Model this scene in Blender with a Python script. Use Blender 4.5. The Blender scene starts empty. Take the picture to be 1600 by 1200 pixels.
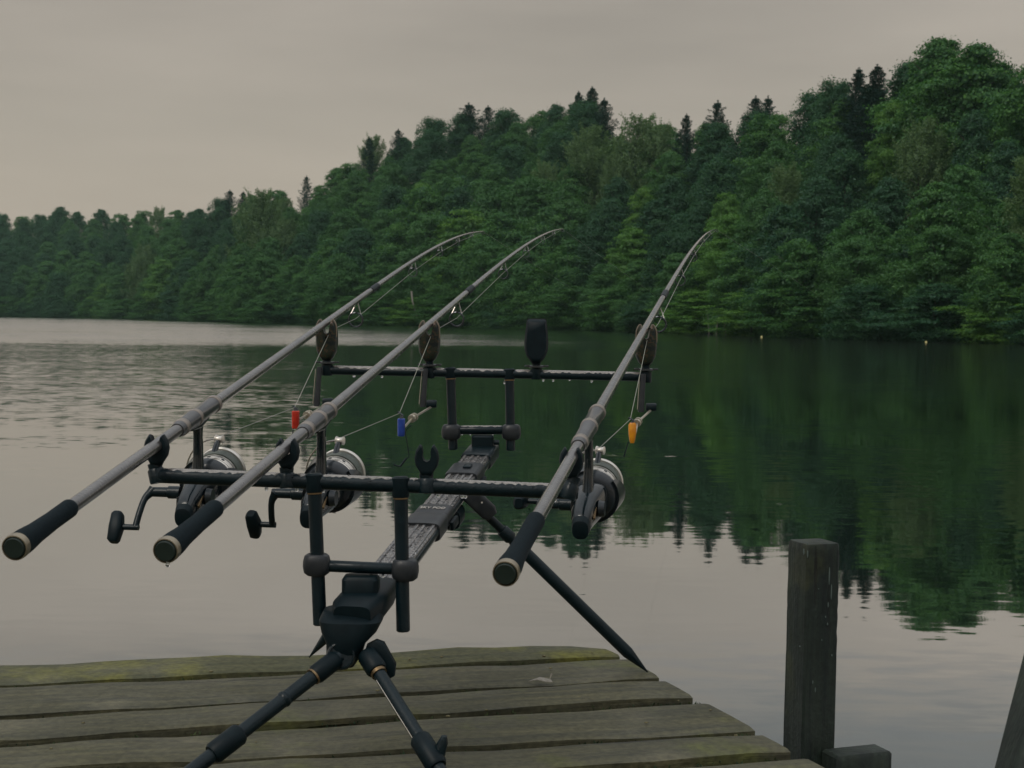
import bpy, bmesh, math, random
import numpy as np
from mathutils import Vector, Matrix, Euler
S = bpy.context.scene
COL = S.collection

# ------------------------------------------------------------------ camera, sky, sun, exposure
FPX = 2300.0
PIT = math.atan(100 / FPX); ROLL = math.radians(0.8)
EYE = Vector((0, 0, 0.52))                       # deck top is z = 0
FW = Vector((0, math.cos(PIT), -math.sin(PIT)))
U0 = Vector((0, math.sin(PIT), math.cos(PIT))); R0 = Vector((1, 0, 0))
RT = R0 * math.cos(ROLL) + U0 * math.sin(ROLL)
UP = U0 * math.cos(ROLL) - R0 * math.sin(ROLL)
cam = bpy.data.cameras.new('camera'); co = bpy.data.objects.new('camera', cam); COL.objects.link(co)
co.matrix_world = Matrix(((RT.x, UP.x, -FW.x, EYE.x), (RT.y, UP.y, -FW.y, EYE.y), (RT.z, UP.z, -FW.z, EYE.z), (0, 0, 0, 1)))
cam.sensor_width = 36; cam.lens = 36 * FPX / 1600
cam.clip_start = 0.05; cam.clip_end = 3000
cam.dof.use_dof = True; cam.dof.focus_distance = 2.05; cam.dof.aperture_fstop = 26
S.camera = co

SUN_EL, SUN_AZ = 48, 215                         # degrees; azimuth clockwise from +Y: behind and left of the camera
w = bpy.data.worlds.new('World'); S.world = w; w.use_nodes = True
nt = w.node_tree; nt.nodes.clear()
def wn(t, **k):
    n = nt.nodes.new(t)
    for a, b in k.items(): setattr(n, a, b)
    return n
wo = wn('ShaderNodeOutputWorld'); bg = wn('ShaderNodeBackground'); bg.inputs['Strength'].default_value = 0.1
sky = wn('ShaderNodeTexSky', sky_type='NISHITA', sun_disc=False)
sky.sun_elevation = math.radians(SUN_EL); sky.sun_rotation = math.radians(SUN_AZ); sky.dust_density = 3.0; sky.air_density = 1.2
tc = wn('ShaderNodeTexCoord'); sep = wn('ShaderNodeSeparateXYZ'); nt.links.new(tc.outputs['Generated'], sep.inputs[0])
ramp = wn('ShaderNodeValToRGB')                  # the closed cloud cover: warm and pale at the horizon, dimmed above the frame to darken near water, brightened overhead for ambient
e = ramp.color_ramp.elements
e[0].position = 0.0; e[0].color = (0.465, 0.400, 0.335, 1)
e[1].position = 1.0; e[1].color = (0.86, 0.90, 0.94, 1)
for p, c in ((0.09, (0.440, 0.378, 0.313)), (0.21, (0.405, 0.354, 0.300)), (0.27, (0.290, 0.282, 0.272)), (0.36, (0.315, 0.320, 0.325)), (0.60, (0.66, 0.66, 0.66))):
    x = e.new(p); x.color = (*c, 1)
nt.links.new(sep.outputs['Z'], ramp.inputs[0])
mp = wn('ShaderNodeMapping'); mp.inputs['Scale'].default_value = (1.6, 1.6, 9.0); nt.links.new(tc.outputs['Generated'], mp.inputs[0])
nz = wn('ShaderNodeTexNoise'); nz.inputs['Scale'].default_value = 1.7; nz.inputs['Detail'].default_value = 4; nt.links.new(mp.outputs[0], nz.inputs[0])
mr = wn('ShaderNodeMapRange'); mr.inputs[1].default_value = 0.3; mr.inputs[2].default_value = 0.7; mr.inputs[3].default_value = 0.76; mr.inputs[4].default_value = 1.20
nt.links.new(nz.outputs[0], mr.inputs[0])
cm = wn('ShaderNodeMix', data_type='RGBA', blend_type='MULTIPLY'); cmr = wn('ShaderNodeMapRange'); cmr.inputs[1].default_value = .12; cmr.inputs[2].default_value = .30; cmr.inputs[3].default_value = .40; cmr.inputs[4].default_value = 1.; nt.links.new(sep.outputs['Z'], cmr.inputs[0]); nt.links.new(cmr.outputs[0], cm.inputs[0])
nt.links.new(ramp.outputs[0], cm.inputs[6]); nt.links.new(mr.outputs[0], cm.inputs[7])
sc10 = wn('ShaderNodeMix', data_type='RGBA', blend_type='MULTIPLY'); sc10.inputs[0].default_value = 1; sc10.inputs[7].default_value = (10, 10, 10, 1)
sc10.clamp_result = False
nt.links.new(cm.outputs[2], sc10.inputs[6])
mx = wn('ShaderNodeMix', data_type='RGBA'); mx.inputs[0].default_value = 0.93
nt.links.new(sky.outputs[0], mx.inputs[6]); nt.links.new(sc10.outputs[2], mx.inputs[7])
nt.links.new(mx.outputs[2], bg.inputs[0]); nt.links.new(bg.outputs[0], wo.inputs[0])
sl = bpy.data.lights.new('sun', 'SUN'); sl.energy = 1.0; sl.angle = math.radians(25); sl.color = (1.0, 0.93, 0.82)
so = bpy.data.objects.new('sun', sl); COL.objects.link(so)
sd = Vector((math.sin(math.radians(SUN_AZ)) * math.cos(math.radians(SUN_EL)), math.cos(math.radians(SUN_AZ)) * math.cos(math.radians(SUN_EL)), math.sin(math.radians(SUN_EL))))
so.rotation_euler = sd.to_track_quat('Z', 'Y').to_euler()
S.view_settings.view_transform = 'Standard'; S.view_settings.look = 'None'; S.view_settings.gamma = 1; S.view_settings.use_curve_mapping = False
S.view_settings.exposure = 0.0
S.render.engine = 'CYCLES'; S.cycles.use_denoising = True
S.cycles.max_bounces = 8; S.cycles.transparent_max_bounces = 8; S.cycles.caustics_reflective = False; S.cycles.caustics_refractive = False

# ------------------------------------------------------------------ helpers
random.seed(4); rng = np.random.default_rng(7)
def P(px, py, d):                                # the point at depth d (m) seen at photo pixel px, py
    return EYE + d * (FW + (px - 800) / FPX * RT + (600 - py) / FPX * UP)
def G(px, py, z=0.0):                            # the point of the level z seen there
    D = FW + (px - 800) / FPX * RT + (600 - py) / FPX * UP
    return EYE + D * ((z - EYE.z) / D.z)
WZ = -0.46                                       # water level
def lerp(a, b, t): return a + (b - a) * t
def link(o, parent=None):
    COL.objects.link(o)
    if parent is not None: o.parent = parent
    return o
def origin(o):
    v = Vector(o.location)
    while o.parent: o = o.parent; v = v + Vector(o.location)
    return v
def thing(name, label, cat, loc=(0, 0, 0), group=None):
    o = bpy.data.objects.new(name, None); o.location = loc; o.empty_display_size = 0.05; COL.objects.link(o)
    o['label'] = label; o['category'] = cat
    if group: o['group'] = group
    return o
class MB:
    def __init__(s): s.v = []; s.f = []
    def add(s, vs, fs):
        n = len(s.v); s.v += [tuple(v) for v in vs]; s.f += [tuple(i + n for i in f) for f in fs]; return s
    def rings(s, R, cap0=True, cap1=True):       # R: list of equal-length rings
        n = len(R[0]); vs = [v for r in R for v in r]; fs = []
        for k in range(len(R) - 1):
            for i in range(n):
                j = (i + 1) % n
                fs.append((k * n + i, k * n + j, (k + 1) * n + j, (k + 1) * n + i))
        if cap0: fs.append(tuple(reversed(range(n))))
        if cap1: fs.append(tuple(range((len(R) - 1) * n, len(R) * n)))
        return s.add(vs, fs)
    def tube(s, pts, rad, n=14, closed=False):
        pts = [Vector(p) for p in pts]; m = len(pts)
        if not hasattr(rad, '__len__'): rad = [rad] * m
        T = [(pts[min(i + 1, m - 1)] - pts[max(i - 1, 0)]).normalized() for i in range(m)]
        for i in range(m):
            if T[i].length < .5: T[i] = T[i - 1] if i else Vector((0, 0, 1))
        a = Vector((0, 0, 1)) if abs(T[0].z) < .9 else Vector((1, 0, 0))
        u = (a - T[0] * a.dot(T[0])).normalized(); R = []
        for i in range(m):
            u = (u - T[i] * u.dot(T[i])).normalized(); v = T[i].cross(u)
            R.append([pts[i] + (u * math.cos(2 * math.pi * k / n) + v * math.sin(2 * math.pi * k / n)) * rad[i] for k in range(n)])
        return s.rings(R)
    def lathe(s, o, ax, prof, n=24):             # prof: (distance along ax, radius)
        o = Vector(o); ax = Vector(ax).normalized()
        a = Vector((0, 0, 1)) if abs(ax.z) < .9 else Vector((1, 0, 0))
        u = (a - ax * a.dot(ax)).normalized(); v = ax.cross(u)
        R = [[o + ax * t + (u * math.cos(2 * math.pi * k / n) + v * math.sin(2 * math.pi * k / n)) * max(r, 1e-5) for k in range(n)] for t, r in prof]
        return s.rings(R)
    def sloft(s, secs, n=20, p=4.0):             # superellipse sections (centre, U, V, half u, half v)
        R = []
        for c, U, V, hu, hv in secs:
            r = []
            for k in range(n):
                t = 2 * math.pi * (k + .5) / n; cs, sn = math.cos(t), math.sin(t)
                r.append(Vector(c) + U * hu * math.copysign(abs(cs) ** (2 / p), cs) + V * hv * math.copysign(abs(sn) ** (2 / p), sn))
            R.append(r)
        return s.rings(R)
    def pillow(s, pts, c, U, V, W, th, lay=((-.5, .84), (-.36, .96), (-.15, 1), (.15, 1), (.36, .96), (.5, .84))):
        cx = sum(p[0] for p in pts) / len(pts); cy = sum(p[1] for p in pts) / len(pts)
        R = [[Vector(c) + U * (cx + (x - cx) * k) + V * (cy + (y - cy) * k) + W * (w_ * th) for x, y in pts] for w_, k in lay]
        return s.rings(R)
    def box(s, c, U, V, W, hu, hv, hw, bev=.0012):
        c = Vector(c); R = []
        def rg(w_, k): return [c + U * (a * (hu - k)) + V * (b * (hv)) + W * w_ if i == 0 else c + U * (a * hu) + V * (b * (hv - k)) + W * w_
                    for a, b, i in ((1, 1, 0), (-1, 1, 0), (-1, 1, 1), (-1, -1, 1), (-1, -1, 0), (1, -1, 0), (1, -1, 1), (1, 1, 1))]
        def rs(w_, k, sh):
            return [c + U * x + V * y + W * w_ for x, y in [((hu - sh) * a - (bev * a if i == 0 else 0), (hv - sh) * b - (bev * b if i == 1 else 0))
                    for a, b, i in ((1, 1, 0), (-1, 1, 0), (-1, 1, 1), (-1, -1, 1), (-1, -1, 0), (1, -1, 0), (1, -1, 1), (1, 1, 1))]]
        return s.rings([rs(-hw, 0, bev), rs(-hw + bev, 0, 0), rs(hw - bev, 0, 0), rs(hw, 0, bev)])
    def ball(s, c, r, n=10, m=6, sq=(1, 1, 1)):
        c = Vector(c)
        R = [[c + Vector((math.cos(2 * math.pi * k / n) * math.sin(t) * r * sq[0], math.sin(2 * math.pi * k / n) * math.sin(t) * r * sq[1], -math.cos(t) * r * sq[2])) for k in range(n)]
             for t in [math.pi * (j + .25) / (m - .5) for j in range(m)]]
        return s.rings(R)
    def build(s, name, mat, parent=None, local=False, label=None, flat=False, sharp=38, loc=None):
        off = Vector((0, 0, 0)) if (parent is None or local) else origin(parent)
        if loc is not None: off = off + Vector(loc)
        me = bpy.data.meshes.new(name)
        me.from_pydata([tuple(Vector(v) - off) for v in s.v], [], s.f)
        bm = bmesh.new(); bm.from_mesh(me); bmesh.ops.recalc_face_normals(bm, faces=bm.faces); bm.to_mesh(me); bm.free()
        if not flat:
            me.polygons.foreach_set('use_smooth', [True] * len(me.polygons)); me.set_sharp_from_angle(angle=math.radians(sharp))
        me.materials.append(mat)
        o = bpy.data.objects.new(name, me); link(o, parent)
        if loc is not None: o.location = loc
        if label: o['label'] = label
        return o
def tag(o, label, cat, group=None, kind=None):
    if label: o['label'] = label
    if cat: o['category'] = cat
    if group: o['group'] = group
    if kind: o['kind'] = kind
    return o
def curve(pts, n=10):                            # Catmull-Rom through pts
    pts = [Vector(p) for p in pts]; q = [pts[0] * 2 - pts[1]] + pts + [pts[-1] * 2 - pts[-2]]; out = []
    for i in range(1, len(q) - 2):
        for k in range(n):
            t = k / n; a, b, c, d = q[i - 1], q[i], q[i + 1], q[i + 2]
            out.append(.5 * ((2 * b) + (c - a) * t + (2 * a - 5 * b + 4 * c - d) * t * t + (3 * b - a - 3 * c + d) * t ** 3))
    return out + [pts[-1]]

# ------------------------------------------------------------------ materials
def mat(name, base, rough=.5, metal=0., base2=None, nscale=40., nrange=(.35, .65), rough2=None, bump=0., bscale=200., bdetail=3., coat=0., stretch=(1, 1, 1), spec=.5, cior=1.5, trans=0., ior=1.45, objrand=0., voro=0., vscale=300.):
    m = bpy.data.materials.new(name); m.use_nodes = True; t = m.node_tree; N = t.nodes; L = t.links
    b = N['Principled BSDF']; b.inputs['Base Color'].default_value = (*base, 1); b.inputs['Roughness'].default_value = rough
    b.inputs['Metallic'].default_value = metal; b.inputs['Coat Weight'].default_value = coat; b.inputs['Coat Roughness'].default_value = .07; b.inputs['Coat IOR'].default_value = cior
    b.inputs['Specular IOR Level'].default_value = spec; b.inputs['Transmission Weight'].default_value = trans; b.inputs['IOR'].default_value = ior
    tc = N.new('ShaderNodeTexCoord'); mpn = N.new('ShaderNodeMapping'); mpn.inputs['Scale'].default_value = stretch; L.new(tc.outputs['Object'], mpn.inputs[0])
    if base2 is not None or rough2 is not None:
        n = N.new('ShaderNodeTexNoise'); n.inputs['Scale'].default_value = nscale; n.inputs['Detail'].default_value = 5; L.new(mpn.outputs[0], n.inputs[0])
        r = N.new('ShaderNodeMapRange'); r.inputs[1].default_value, r.inputs[2].default_value = nrange; L.new(n.outputs[0], r.inputs[0])
        if base2 is not None:
            mxn = N.new('ShaderNodeMix'); mxn.data_type = 'RGBA'; mxn.inputs[6].default_value = (*base, 1); mxn.inputs[7].default_value = (*base2, 1)
            L.new(r.outputs[0], mxn.inputs[0]); L.new(mxn.outputs[2], b.inputs['Base Color'])
        if rough2 is not None:
            q = N.new('ShaderNodeMapRange'); q.inputs[3].default_value = rough; q.inputs[4].default_value = rough2
            L.new(r.outputs[0], q.inputs[0]); L.new(q.outputs[0], b.inputs['Roughness'])
    if bump:
        n2 = N.new('ShaderNodeTexNoise'); n2.inputs['Scale'].default_value = bscale; n2.inputs['Detail'].default_value = bdetail; L.new(mpn.outputs[0], n2.inputs[0])
        bp = N.new('ShaderNodeBump'); bp.inputs['Strength'].default_value = 1; bp.inputs['Distance'].default_value = bump
        L.new(n2.outputs[0], bp.inputs['Height']); L.new(bp.outputs[0], b.inputs['Normal'])
        if voro:
            v = N.new('ShaderNodeTexVoronoi'); v.inputs['Scale'].default_value = vscale; L.new(mpn.outputs[0], v.inputs[0])
            vr = N.new('ShaderNodeMapRange'); vr.inputs[1].default_value = .15; vr.inputs[2].default_value = .4; vr.inputs[3].default_value = 1; vr.inputs[4].default_value = 0; L.new(v.outputs['Distance'], vr.inputs[0])
            b2 = N.new('ShaderNodeBump'); b2.inputs['Distance'].default_value = voro; L.new(vr.outputs[0], b2.inputs['Height']); L.new(bp.outputs[0], b2.inputs['Normal']); L.new(b2.outputs[0], b.inputs['Normal'])
    return m
M = {}
M['black'] = mat('wet black anodised alloy', (.0015, .009, .013), .36, base2=(.003, .013, .018), rough2=.50, nscale=60, bump=.00010, bscale=500, voro=.0002, vscale=190, coat=.22, spec=.28)
M['plastic'] = mat('black moulded plastic', (.0012, .0075, .011), .46, base2=(.0025, .011, .015), nscale=90, bump=.0001, bscale=900, spec=.26)
M['duplon'] = mat('duplon foam grip', (.002, .008, .011), .78, base2=(.005, .013, .018), nscale=300, bump=.0004, bscale=900, spec=.18)
M['blank'] = mat('wet carbon rod blank', (.090, .082, .076), .24, base2=(.055, .050, .048), rough2=.36, nscale=30, bump=.00010, bscale=420, voro=.0003, vscale=230, coat=.9, cior=1.7)
M['seat'] = mat('grey carbon reel seat', (.050, .050, .054), .3, base2=(.03, .032, .036), nscale=60, coat=.5)
M['winding'] = mat('pale collar', (.27, .235, .205), .28, metal=.3)
M['chrome'] = mat('silver alloy', (.86, .81, .74), .28, metal=.75, rough2=.42, nscale=80)
M['wire'] = mat('steel wire', (.55, .52, .48), .25, metal=1.)
M['gun'] = mat('gunmetal wire', (.10, .11, .12), .25, metal=.9)
M['brass'] = mat('brass ring', (.26, .18, .10), .35, metal=1.)
M['bronze'] = mat('butt cap trim', (.36, .31, .23), .28, metal=.8)
M['cap'] = mat('dark green butt cap', (.012, .022, .018), .4)
M['gloss'] = mat('glossy black reel body', (.0015, .007, .010), .16, base2=(.003, .010, .014), rough2=.26, nscale=50, coat=.5, bump=.0001, bscale=60)
M['rotor'] = mat('dark grey rotor', (.014, .020, .025), .3, coat=.3)
M['spool_line'] = mat('wound line', (.13, .15, .13), .45, base2=(.08, .10, .085), nscale=200, stretch=(12, 1, 1), bump=.0003, bscale=500)
M['beam'] = mat('wet grey alloy beam', (.34, .31, .29), .22, metal=.4, base2=(.045, .052, .062), rough2=.34, nscale=330, nrange=(.42, .58), bump=.0002, bscale=90, voro=.0008, vscale=190, coat=.6, cior=1.6)
M['sleeve'] = mat('grey rubberised sleeve', (.030, .034, .038), .38, base2=(.018, .022, .027), nscale=70, bump=.0002, bscale=500)
M['film'] = mat('wet film with painted sky sheen', (.34, .31, .28), .20, metal=.55, base2=(.22, .20, .18), rough2=.34, nscale=140, bump=.0004, bscale=160, coat=.5)  # pale metallic colour holds the sky highlight of the wet bar tops
M['line'] = mat('mono line', (.32, .33, .28), .35)
M['white'] = mat('white print', (.55, .52, .48), .5)
M['red'] = mat('red bobbin', (.62, .045, .022), .25, base2=(.48, .03, .018), nscale=120, coat=.3)
M['blue'] = mat('blue bobbin', (.035, .085, .42), .25, base2=(.025, .06, .30), nscale=120, coat=.3)
M['yellow'] = mat('yellow bobbin', (.80, .33, .015), .28, base2=(.68, .24, .012), nscale=120, coat=.3)
M['weight'] = mat('pale metal weight', (.50, .46, .38), .28, metal=.7)
M['drop'] = mat('water drop', (1, 1, 1), .0, trans=1., ior=1.33)
M['buoy'] = mat('pale yellow float', (.72, .66, .28), .4)
# camouflage print of the alarms
def camo():
    m = mat('camouflage alarm shell', (.03, .035, .03), .35, bump=.0002, bscale=300); t = m.node_tree; N = t.nodes; L = t.links; b = N['Principled BSDF']
    tc = N.new('ShaderNodeTexCoord'); n = N.new('ShaderNodeTexNoise'); n.inputs['Scale'].default_value = 85; n.inputs['Detail'].default_value = 4; L.new(tc.outputs['Object'], n.inputs[0])
    r = N.new('ShaderNodeValToRGB'); r.color_ramp.interpolation = 'CONSTANT'; e = r.color_ramp.elements
    e[0].position = 0; e[0].color = (.006, .014, .015, 1); e[1].position = .44; e[1].color = (.030, .030, .020, 1)
    for p, c in ((.49, (.012, .028, .018)), (.54, (.085, .034, .016)), (.57, (.05, .045, .030)), (.60, (.008, .018, .017))):
        x = e.new(p); x.color = (*c, 1)
    L.new(n.outputs[0], r.inputs[0]); L.new(r.outputs[0], b.inputs['Base Color']); return m
M['camo'] = camo()
def wood(name, c1, c2, moss, mossamt, rough=.55, along=(1, 0), scale=1.):
    m = bpy.data.materials.new(name); m.use_nodes = True; t = m.node_tree; N = t.nodes; L = t.links; b = N['Principled BSDF']
    tc = N.new('ShaderNodeTexCoord'); oi = N.new('ShaderNodeObjectInfo')
    mul = N.new('ShaderNodeVectorMath'); mul.operation = 'SCALE'; mul.inputs[3].default_value = 37.; L.new(oi.outputs['Random'], mul.inputs[0])
    add = N.new('ShaderNodeVectorMath'); L.new(tc.outputs['Object'], add.inputs[0]); L.new(mul.outputs[0], add.inputs[1])
    rot = N.new('ShaderNodeVectorRotate'); rot.rotation_type = 'Z_AXIS'; rot.inputs['Angle'].default_value = -math.atan2(along[1], along[0]); L.new(add.outputs[0], rot.inputs[0])
    mg = N.new('ShaderNodeMapping'); mg.inputs['Scale'].default_value = (3 * scale, 60 * scale, 60 * scale) if along != (0, 0) else (60, 60, 3)
    L.new(rot.outputs[0] if along != (0, 0) else add.outputs[0], mg.inputs[0])
    g = N.new('ShaderNodeTexNoise'); g.inputs['Scale'].default_value = 1.; g.inputs['Detail'].default_value = 6; g.inputs['Roughness'].default_value = .65; L.new(mg.outputs[0], g.inputs[0])
    bl = N.new('ShaderNodeTexNoise'); bl.inputs['Scale'].default_value = 7; bl.inputs['Detail'].default_value = 5; L.new(add.outputs[0], bl.inputs[0])
    cm = N.new('ShaderNodeMix'); cm.data_type = 'RGBA'; cm.inputs[6].default_value = (*c1, 1); cm.inputs[7].default_value = (*c2, 1)
    gr = N.new('ShaderNodeMapRange'); gr.inputs[1].default_value = .35; gr.inputs[2].default_value = .65; L.new(g.outputs[0], gr.inputs[0]); L.new(gr.outputs[0], cm.inputs[0])
    # blotches of pale wear
    c2m = N.new('ShaderNodeMix'); c2m.data_type = 'RGBA'; c2m.inputs[7].default_value = (c1[0] * 1.35, c1[1] * 1.3, c1[2] * 1.35, 1)
    br = N.new('ShaderNodeMapRange'); br.inputs[1].default_value = .56; br.inputs[2].default_value = .72; br.inputs[4].default_value = .8; L.new(bl.outputs[0], br.inputs[0])
    L.new(br.outputs[0], c2m.inputs[0]); L.new(cm.outputs[2], c2m.inputs[6])
    mo = N.new('ShaderNodeTexNoise'); mo.inputs['Scale'].default_value = 5.5; mo.inputs['Detail'].default_value = 7; mo.inputs['Roughness'].default_value = .6; L.new(tc.outputs['Object'], mo.inputs[0])
    mr_ = N.new('ShaderNodeMapRange'); mr_.inputs[1].default_value = .62 - mossamt; mr_.inputs[2].default_value = .75 - mossamt * .7; L.new(mo.outputs[0], mr_.inputs[0])
    c3 = N.new('ShaderNodeMix'); c3.data_type = 'RGBA'; c3.inputs[7].default_value = (*moss, 1); L.new(mr_.outputs[0], c3.inputs[0]); L.new(c2m.outputs[2], c3.inputs[6])
    # fine dark specks
    sp = N.new('ShaderNodeTexNoise'); sp.inputs['Scale'].default_value = 110; sp.inputs['Detail'].default_value = 2; L.new(add.outputs[0], sp.inputs[0])
    sr = N.new('ShaderNodeMapRange'); sr.inputs[1].default_value = .3; sr.inputs[2].default_value = .7; sr.inputs[3].default_value = .72; sr.inputs[4].default_value = 1.25; L.new(sp.outputs[0], sr.inputs[0])
    c4 = N.new('ShaderNodeMix'); c4.data_type = 'RGBA'; c4.blend_type = 'MULTIPLY'; c4.inputs[0].default_value = 1; L.new(c3.outputs[2], c4.inputs[6]); L.new(sr.outputs[0], c4.inputs[7])
    ck = N.new('ShaderNodeMapping'); ck.inputs['Scale'].default_value = (1.1, 34, 34) if along != (0, 0) else (46, 46, 1.6); L.new(rot.outputs[0] if along != (0, 0) else add.outputs[0], ck.inputs[0])
    cn = N.new('ShaderNodeTexNoise'); cn.inputs['Scale'].default_value = 1.; cn.inputs['Detail'].default_value = 2; L.new(ck.outputs[0], cn.inputs[0])
    c_r = N.new('ShaderNodeMapRange'); c_r.inputs[1].default_value = .69; c_r.inputs[2].default_value = .73; c_r.inputs[3].default_value = 1; c_r.inputs[4].default_value = .25; L.new(cn.outputs[0], c_r.inputs[0])
    c5 = N.new('ShaderNodeMix'); c5.data_type = 'RGBA'; c5.blend_type = 'MULTIPLY'; c5.inputs[0].default_value = 1; L.new(c4.outputs[2], c5.inputs[6]); L.new(c_r.outputs[0], c5.inputs[7]); c4 = c5
    L.new(c4.outputs[2], b.inputs['Base Color']); b.inputs['Roughness'].default_value = rough
    rr = N.new('ShaderNodeMapRange'); rr.inputs[1].default_value = .4; rr.inputs[2].default_value = .65; rr.inputs[3].default_value = rough + .18; rr.inputs[4].default_value = rough - .1; L.new(bl.outputs[0], rr.inputs[0]); L.new(rr.outputs[0], b.inputs['Roughness'])
    b1 = N.new('ShaderNodeBump'); b1.inputs['Distance'].default_value = .0025; L.new(g.outputs[0], b1.inputs['Height'])
    b3 = N.new('ShaderNodeBump'); b3.inputs['Distance'].default_value = .004; L.new(c_r.outputs[0], b3.inputs['Height']); L.new(b1.outputs[0], b3.inputs['Normal']); b2 = N.new('ShaderNodeBump'); b2.inputs['Distance'].default_value = .0012; L.new(sp.outputs[0], b2.inputs['Height']); L.new(b3.outputs[0], b2.inputs['Normal']); L.new(b2.outputs[0], b.inputs['Normal'])
    return m
DA = math.radians(14.8); DU = Vector((math.cos(DA), math.sin(DA), 0)); DVv = Vector((-math.sin(DA), math.cos(DA), 0))
M['plank'] = wood('wet mossy plank', (.094, .088, .046), (.046, .046, .027), (.092, .100, .024), .07, along=(DU.x, DU.y))
M['plank_moss'] = wood('mossy outer plank', (.094, .092, .044), (.052, .056, .028), (.155, .150, .024), .14, rough=.68, along=(DU.x, DU.y))
M['post'] = wood('dark wet post', (.016, .026, .018), (.003, .009, .008), (.040, .046, .016), .10, rough=.6, along=(0, 0))
M['joist'] = wood('dark joist', (.03, .04, .03), (.02, .027, .02), (.07, .08, .03), .0, along=(DU.x, DU.y))
M['moss'] = mat('gap moss', (.010, .030, .014), .9, base2=(.040, .055, .014), nscale=30)

# ------------------------------------------------------------------ terrain and water
SH = [(-900, 330), (-400, 360), (0, 370), (150, 340), (400, 217), (640, 190), (840, 172), (1000, 144), (1190, 112), (1450, 96), (1600, 86), (2100, 62), (2700, 50)]
TL = [(-900, 120), (-400, 150), (0, 150), (100, 157), (200, 160), (300, 170), (380, 185), (440, 194), (500, 224), (560, 262), (620, 282), (680, 305), (740, 315), (800, 322), (850, 330), (900, 335), (950, 296), (1000, 298), (1050, 300), (1110, 325), (1170, 335), (1230, 336), (1290, 366), (1350, 374), (1400, 396), (1470, 425), (1540, 412), (1600, 400), (2100, 430), (2700, 420)]
def interp(T, x): return float(np.interp(x, [a for a, b in T], [b for a, b in T]))
def shore(px): return interp(SH, px) + 2.2 * math.sin(px * .045) + 1.5 * math.sin(px * .11 + 1)
BELT = [(-900, 110), (0, 100), (400, 75), (700, 62), (1000, 52), (1500, 40), (2700, 34)]
def belt(px): return interp(BELT, px)
def crest(px): return max(2., (interp(TL, px)) * (shore(px) + belt(px)) / FPX + EYE.z - 12.5)
def gz(px, t):                                   # ground height, t = 0 at the shore, 1 on the crest
    if t < 0: return WZ + t * 10
    s = t * t * (3 - 2 * t) if t < 1 else 1
    return WZ + .25 + (crest(px)) * (.25 * min(t, 1) + .75 * s) - .25 * (1 - min(1, t * 30))
def at(px, t):
    d = shore(px) + t * belt(px)
    return Vector(((px - 800) / FPX * d, d, gz(px, t)))
ts = [-.08, -.01, 0, .03, .1, .2, .35, .5, .65, .8, .9, 1, 1.3, 2, 4]
cols = list(range(-900, 2701, 45)); tv = [at(c, t) for c in cols for t in ts]; n = len(ts)
tf = [(i * n + k, (i + 1) * n + k, (i + 1) * n + k + 1, i * n + k + 1) for i in range(len(cols) - 1) for k in range(n - 1)]
tm = MB().add(tv, tf)
M['soil'] = mat('forest floor', (.006, .014, .010), .95, base2=(.012, .014, .008), nscale=.6, spec=.1)
hill = tm.build('hillside', M['soil']); hill['kind'] = 'structure'; hill['label'] = 'wooded slope rising behind the lake'
# near bank, behind the camera
bk = MB(); gv = []; gx = [-60, -25, -8, 0, 8, 25, 60, 110]; gy = [(-3.0, -.9), (-4.0, -.35), (-6, -.02), (-14, .4), (-70, 1.5)]
for x in gx:
    for y, z in gy: gv.append((x, y - .4 * math.sin(x * .3), z))
bk.add(gv, [(i * 5 + k, (i + 1) * 5 + k, (i + 1) * 5 + k + 1, i * 5 + k + 1) for i in range(len(gx) - 1) for k in range(4)])
nb = bk.build('near_bank', mat('bank grass ground', (.035, .055, .02), .95, base2=(.05, .045, .025), nscale=2.)); nb['kind'] = 'structure'

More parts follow.
